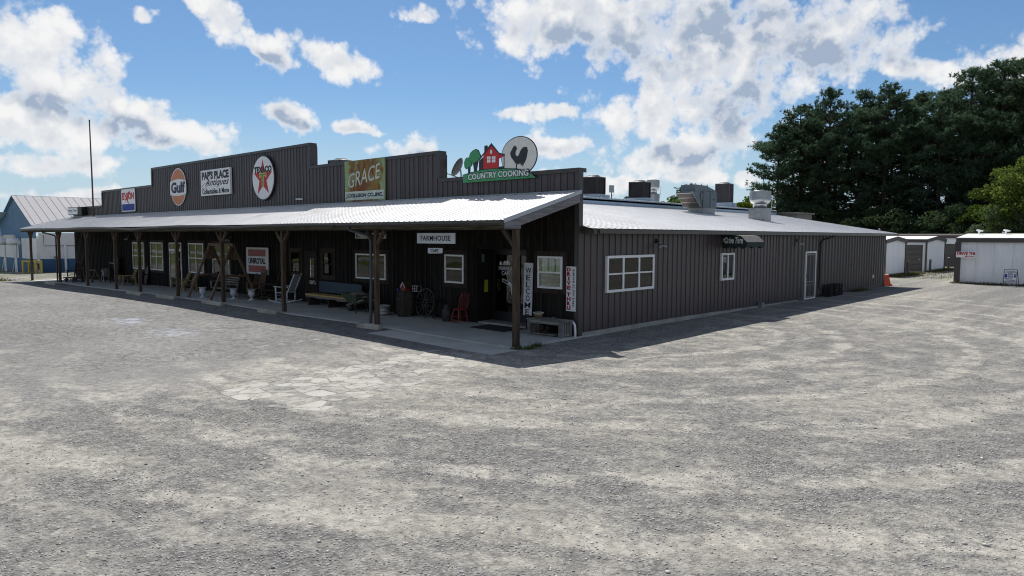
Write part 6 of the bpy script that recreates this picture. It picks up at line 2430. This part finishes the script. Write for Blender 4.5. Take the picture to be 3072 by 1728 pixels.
def tufts(centres, sizes, per, width, rg, upbias=.15, base=None):
    """needle tufts: thin triangles radiating from each centre"""
    n = len(centres)
    d = rays(n * per, rg)
    d[:, 2] += upbias
    d /= np.linalg.norm(d, axis=1)[:, None]
    c = np.repeat(centres, per, 0)
    s = np.repeat(sizes, per) * rg.uniform(.6, 1.15, n * per)
    side = np.cross(d, rays(n * per, rg))
    side /= np.linalg.norm(side, axis=1)[:, None] + 1e-9
    w = (width * rg.uniform(.7, 1.3, n * per))[:, None]
    a = c + d * (s * .05)[:, None] - side * w
    b = c + d * (s * .10)[:, None] + side * w
    e = c + d * s[:, None]
    V = np.stack((a, b, e), 1).reshape(-1, 3)
    F = np.arange(len(V)).reshape(-1, 3)
    sh = np.repeat(np.clip(np.repeat(rg.uniform(0, 1, n) if base is None else base, per) * .75 + rg.uniform(0, .25, n * per), 0, 1), 3)
    return V, F, sh


def pine(seed, H=20.0, low=.22, R0=3.6):
    rg = np.random.default_rng(seed)
    rr = random.Random(seed)
    tb = nb()
    sway = [rr.uniform(-.25, .25) for _ in range(2)]
    tp = lambda z: Vector((sway[0] * (z / H) ** 2 * 1.5, sway[1] * (z / H) ** 2 * 1.5, z))
    tube(tb, [tp(H * k / 8) for k in range(9)], [.26 * (1 - .88 * k / 8) + .02 for k in range(9)], 7)
    C, S, SH = [], [], []
    z = H * low
    while z < H:
        f = (z - H * low) / (H * (1 - low))
        prof = (math.sin(min(1, f * 1.45 + .22) * math.pi * .5) if f < .55 else math.cos((f - .55) / .45 * math.pi * .46)) * R0 + .25
        for k in range(rr.choice((3, 4, 4, 5))):
            a = rr.uniform(0, 6.283)
            Lb = prof * rr.uniform(.62, 1.18)
            rise = rr.uniform(-.05, .30) + .35 * f
            p0 = tp(z)
            p1 = p0 + Vector((math.cos(a) * Lb, math.sin(a) * Lb, Lb * rise))
            if Lb > .8:
                mid = p0.lerp(p1, .5) + Vector((0, 0, -.06 * Lb))
                tube(tb, [p0, mid, p1], [.045 + .012 * Lb, .035, .012], 4)
            for j in range(max(2, int(Lb * 1.9))):
                t_ = 1.0 - .62 * j / max(2, int(Lb * 1.9)) * rr.uniform(.7, 1.2)
                cl = p0.lerp(p1, t_) + Vector((rr.gauss(0, .28 * t_), rr.gauss(0, .28 * t_), .12))
                sv = rr.random()
                cr_ = rr.uniform(.32, .58)
                for q_ in range(7):
                    C.append(cl + Vector((rr.gauss(0, cr_ * .7), rr.gauss(0, cr_ * .7), rr.gauss(0, cr_ * .34))))
                    S.append(rr.uniform(.26, .46))
                    SH.append(sv)
        z += rr.uniform(.48, .80)
    for j in range(14):
        C.append(tp(H) + Vector((rr.gauss(0, .25), rr.gauss(0, .25), rr.uniform(-.6, .35))))
        S.append(.45)
        SH.append(.6)
    V, F, sh = tufts(np.array([tuple(c) for c in C]), np.array(S), 11, .05, rg, .15, np.array(SH))
    me_t = bpy.data.meshes.new('trunk')
    tb.to_mesh(me_t)
    tb.free()
    me_t.materials.append(M_bark)
    return me_t, raw_mesh('crown', V, F, sh, M_needle)


def leaves(centres, size, rg):
    n = len(centres)
    d = rays(n, rg)
    u = np.cross(d, rays(n, rg))
    u /= np.linalg.norm(u, axis=1)[:, None] + 1e-9
    v = np.cross(d, u)
    s = (size * rg.uniform(.6, 1.35, n))[:, None]
    a, b, c, e = centres - u * s, centres - v * s * .55, centres + u * s, centres + v * s * .55
    V = np.stack((a, b, c, e), 1).reshape(-1, 3)
    return V, np.arange(len(V)).reshape(-1, 4)


def broadleaf(seed, H, Rw, mat, n=9000, leaf=.16, low=.12, clumps=26):
    rg = np.random.default_rng(seed)
    rr = random.Random(seed)
    tb = nb()
    tube(tb, [(0, 0, -.2), (.05, .02, H * .3), (0, .1, H * .55), (.1, 0, H * .85)], [.05 + H * .014, .04 + H * .011, .03 + H * .006, .02], 6)
    cs = []
    for k in range(clumps):
        a = rr.uniform(0, 6.283)
        zf = rr.uniform(0, 1)
        z = H * (low + (1 - low - .06) * zf)
        wr = Rw * math.sqrt(max(.05, 1 - ((zf - .42) / .62) ** 2)) * rr.uniform(.45, .95)
        c = Vector((math.cos(a) * wr, math.sin(a) * wr, z))
        cs.append((c, rr.uniform(.22, .42) * Rw))
        tube(tb, [(0, 0, max(.1, z * .6)), Vector((0, 0, z * .8)).lerp(c, .5), c], [.04, .03, .01], 4)
    per = n // clumps
    P, sh = [], []
    for c, r in cs:
        q = rays(per, rg) * (r * rg.uniform(.35, 1.05, per) ** .7)[:, None]
        q[:, 2] *= .72
        P.append(q + np.array(tuple(c)))
        b = rg.uniform(0, 1)
        sh.append(np.clip(b * .6 + rg.uniform(0, .4, per), 0, 1))
    P = np.concatenate(P)
    sh = np.repeat(np.concatenate(sh), 4)
    V, F = leaves(P, leaf, rg)
    me_t = bpy.data.meshes.new('trunk')
    tb.to_mesh(me_t)
    tb.free()
    me_t.materials.append(M_bark)
    return me_t, raw_mesh('crown', V, F, sh, mat)


def plant(name, label, cat, meshes, loc, rz, scale, group):
    o = thing(name, label, cat, loc, rz, group)
    o.scale = scale
    link('trunk' if 'tree' in name else 'stem', meshes[0], o)
    link('crown' if 'tree' in name else 'foliage', meshes[1], o)
    return o


ORD = ['first', 'second', 'third', 'fourth', 'fifth', 'sixth', 'seventh', 'eighth', 'ninth', 'tenth', 'eleventh', 'twelfth', 'thirteenth', 'fourteenth', 'fifteenth', 'sixteenth']
PINES = [pine(1, 20, .10, 3.7), pine(2, 20, .14, 3.4), pine(3, 20, .08, 3.9), pine(4, 20, .18, 3.3)]
prr = random.Random(17)
FRONT = [(-27.2, 80.0, .89), (-25.0, 82.6, 1.03), (-21.4, 82.0, 1.09), (-18.0, 83.5, 1.08), (-14.6, 82.5, 1.09), (-11.4, 84.0, 1.02), (-8.4, 82.0, 1.00), (-5.4, 81.0, 1.10), (-2.0, 79.5, 1.12), (1.2, 78.0, 1.08), (4.0, 79.0, 1.1)]
for i, (x, y, k) in enumerate(FRONT):
    plant('pine_tree', ORD[i] + ' tall pine from the left in the front row behind the sheds', 'pine tree', PINES[i % 4], (x, y, -.4), prr.uniform(0, 6.28), (k * prr.uniform(.95, 1.12), k * prr.uniform(.95, 1.12), k), 'tall pines in the front row')
BACK = [(-26.4, 86.5, .96), (-24.0, 88, 1.04), (-22.0, 87.5, .98), (-18.8, 89, 1.04), (-15.4, 88, 1.05), (-12.0, 89.5, 1.06), (-8.6, 88, 1.06), (-5.0, 87, 1.14), (-1.2, 86, 1.16), (2.6, 85, 1.16)]
for i, (x, y, k) in enumerate(BACK):
    plant('pine_tree', ORD[i] + ' pine from the left in the rear row, seen between the front pines', 'pine tree', PINES[(i * 3 + 1) % 4], (x, y, -.4), prr.uniform(0, 6.28), (k, k, k), 'pines in the rear row')
UND = [broadleaf(31, 6, 3.2, M_under, 6000, .17, .02, 22), broadleaf(32, 5, 3.0, M_under, 6000, .17, .02, 20)]
for i, (x, y, k) in enumerate([(-27.5, 75.5, .8), (-24.5, 75, .95), (-20.5, 75.5, 1.1), (-16.5, 74.5, 1.0), (-12.5, 75, 1.1), (-8.5, 74, 1.0), (-5.0, 73.5, 1.05)]):
    plant('understory_shrub', ORD[i] + ' dark shrub from the left under the pines', 'shrub', UND[i % 2], (x, y, -.3), prr.uniform(0, 6.28), (k, k, k), 'dark shrubs under the pines')
YG = [broadleaf(41, 11, 3.6, M_leafy, 11000, .15, .03, 34), broadleaf(42, 11, 3.3, M_leaf, 11000, .15, .03, 34)]
plant('leafy_tree', 'tall yellow-green tree at the right edge before the pines', 'tree', YG[0], (1.6, 71.0, -.3), .4, (1.1, 1.1, 1.02), 'leafy trees at the right edge')
plant('leafy_tree', 'dull green tree left of the yellow-green one before the pines', 'tree', YG[1], (-1.6, 72.5, -.3), 2.0, (.9, .9, .78), 'leafy trees at the right edge')
plant('leafy_tree', 'green tree leaning out at the far right edge before the pines', 'tree', YG[1], (4.6, 69.5, -.3), 4.0, (1.1, 1.1, 1.1), 'leafy trees at the right edge')
GG = broadleaf(51, 5, 2.6, M_leafg, 9000, .13, .02, 24)
plant('flowering_shrub', 'pale grey-green shrub behind the right-hand shed roof', 'shrub', GG, (1.0, 70.0 - 1.0, -.3), .3, (1.15, .6, 1.25), 'pale shrubs behind the rear shed')
plant('flowering_shrub', 'pale grey-green shrub at the right edge behind the shed roof', 'shrub', GG, (4.6, 69.6 - 1.2, -.3), 2.3, (1.3, .6, 1.45), 'pale shrubs behind the rear shed')
plant('flowering_shrub', 'low pale shrub left of the two behind the rear shed', 'shrub', GG, (-1.7, 70.2, -.3), 1.2, (.8, .6, .9), 'pale shrubs behind the rear shed')
# far wood beyond the roofs
FAR = [broadleaf(61, 13, 5.2, M_leaf, 5000, .45, .02, 26), broadleaf(62, 13, 4.8, M_leaf, 5000, .45, .02, 24), pine(8, 14, .05, 3.6)]
far = []
for i in range(16):
    f = i / 15
    far.append((-112 + 62 * f + prr.uniform(-2, 2), 140 + 10 * math.sin(i) + prr.uniform(-4, 4), prr.uniform(.84, 1.06)))
for i, (x, y, k) in enumerate(far):
    plant('far_tree', ORD[i] + ' distant tree from the left beyond the rooftop units', 'tree', FAR[(i * 2 + i // 3) % 3], (x, y, -.4), prr.uniform(0, 6.28), (k * 1.25, k * 1.25, k), 'distant trees beyond the roof')
plant('bright_tree', 'bright green tree between the tall condenser and the exhaust fan', 'tree', broadleaf(71, 9, 3.6, foliage_mat('bright_leaves', (.06, .10, .015), (.17, .23, .035), .5), 8000, .2, .03, 26), (-41.5, 100, -.3), 0, (1.25, 1.25, .98), None)
plant('left_tree', 'dark tree behind the blue building at the left edge', 'tree', FAR[0], (-158, 14, -.4), 1.0, (1.3, 1.3, .82), None)
plant('left_tree', 'second dark tree at the far left edge behind the blue building', 'tree', FAR[1], (-168, 6, -.4), 2.0, (1.3, 1.3, .85), None)
# trees across the road, mirrored in the windows
for i, (x, y) in enumerate([(-92, -122), (-66, -120), (-40, -123), (-14, -120), (14, -122), (42, -120), (70, -122)]):
    plant('roadside_tree', ORD[i] + ' tree from the left across the road behind the viewer', 'tree', FAR[i % 2], (x, y, -.4), i * 1.1, (1, 1, .9), 'trees across the road')

# weeds at the porch corner and along the sheds
def tuft(seed, n, spread, h):
    rg = np.random.default_rng(seed)
    c = np.zeros((n, 3))
    c[:, 0] = rg.normal(0, spread, n)
    c[:, 1] = rg.normal(0, spread, n)
    d = rays(n, rg)
    d[:, 2] = np.abs(d[:, 2]) + .7
    d /= np.linalg.norm(d, axis=1)[:, None]
    s = np.cross(d, np.array([0, 0, 1.0]))
    s /= np.linalg.norm(s, axis=1)[:, None] + 1e-9
    L_ = (h * rg.uniform(.4, 1.1, n))[:, None]
    V = np.stack((c - s * .008, c + s * .008, c + d * L_), 1).reshape(-1, 3)
    return raw_mesh('blades', V, np.arange(len(V)).reshape(-1, 3), np.repeat(rg.uniform(0, 1, n), 3), M_leaf)


TU = [tuft(1, 90, .09, .16), tuft(2, 140, .16, .2)]
for lb, x, y, m in (('grass tuft at the foot of the corner post', .09, -2.6, 0), ('grass tuft right of the corner post', .30, -2.35, 0), ('grass tuft along the slab edge by the corner', .16, -1.9, 0),
                    ('grass tuft at the far end of the side wall', .18, 23.6, 1), ('second grass tuft near the far end of the side wall', .2, 24.4, 1), ('third grass tuft near the far end of the side wall', .2, 22.8, 1)):
    o = tag(link('grass_tuft', TU[m], None, (x, y, gh(x, y))), lb, 'grass', 'grass tufts against the building')
gr = []
rg = np.random.default_rng(77)
pts = []
for _ in range(3600):
    k = rg.random()
    if k < .30:
        pts.append((rg.uniform(-2.6, -1.6), rg.uniform(38.5, 45.5)))
    elif k < .50:
        pts.append((rg.uniform(-2.2, -1.4), rg.uniform(48, 57)))
    elif k < .70:
        pts.append((rg.uniform(2.3, 12), 34.5 - abs(rg.normal(0, .25))))
    elif k < .75:
        pts.append((rg.uniform(-2, 2), rg.uniform(38, 48)))
    else:
        pts.append((rg.uniform(-56, -43.5), -4.3 + rg.normal(0, .5)))
c = np.array([(x, y, gh(x, y)) for x, y in pts])
c = np.repeat(c, 4, 0) + np.concatenate([rg.normal(0, .08, (len(pts) * 4, 2)), np.zeros((len(pts) * 4, 1))], 1)
d = rays(len(c), rg)
d[:, 2] = np.abs(d[:, 2]) + .6
s_ = np.cross(d, np.array([0, 0, 1.0]))
s_ /= np.linalg.norm(s_, axis=1)[:, None] + 1e-9
V = np.stack((c - s_ * .014, c + s_ * .014, c + d * rg.uniform(.05, .16, (len(c), 1))), 1).reshape(-1, 3)
wd = link('weeds', raw_mesh('weeds', V, np.arange(len(V)).reshape(-1, 3), np.repeat(rg.uniform(0, 1, len(c)), 3), foliage_mat('dry_weeds', (.05, .06, .022), (.16, .15, .07), .35)))
tag(wd, 'low green and dry weeds along the sheds and the lot edge', 'weeds', kind='stuff')
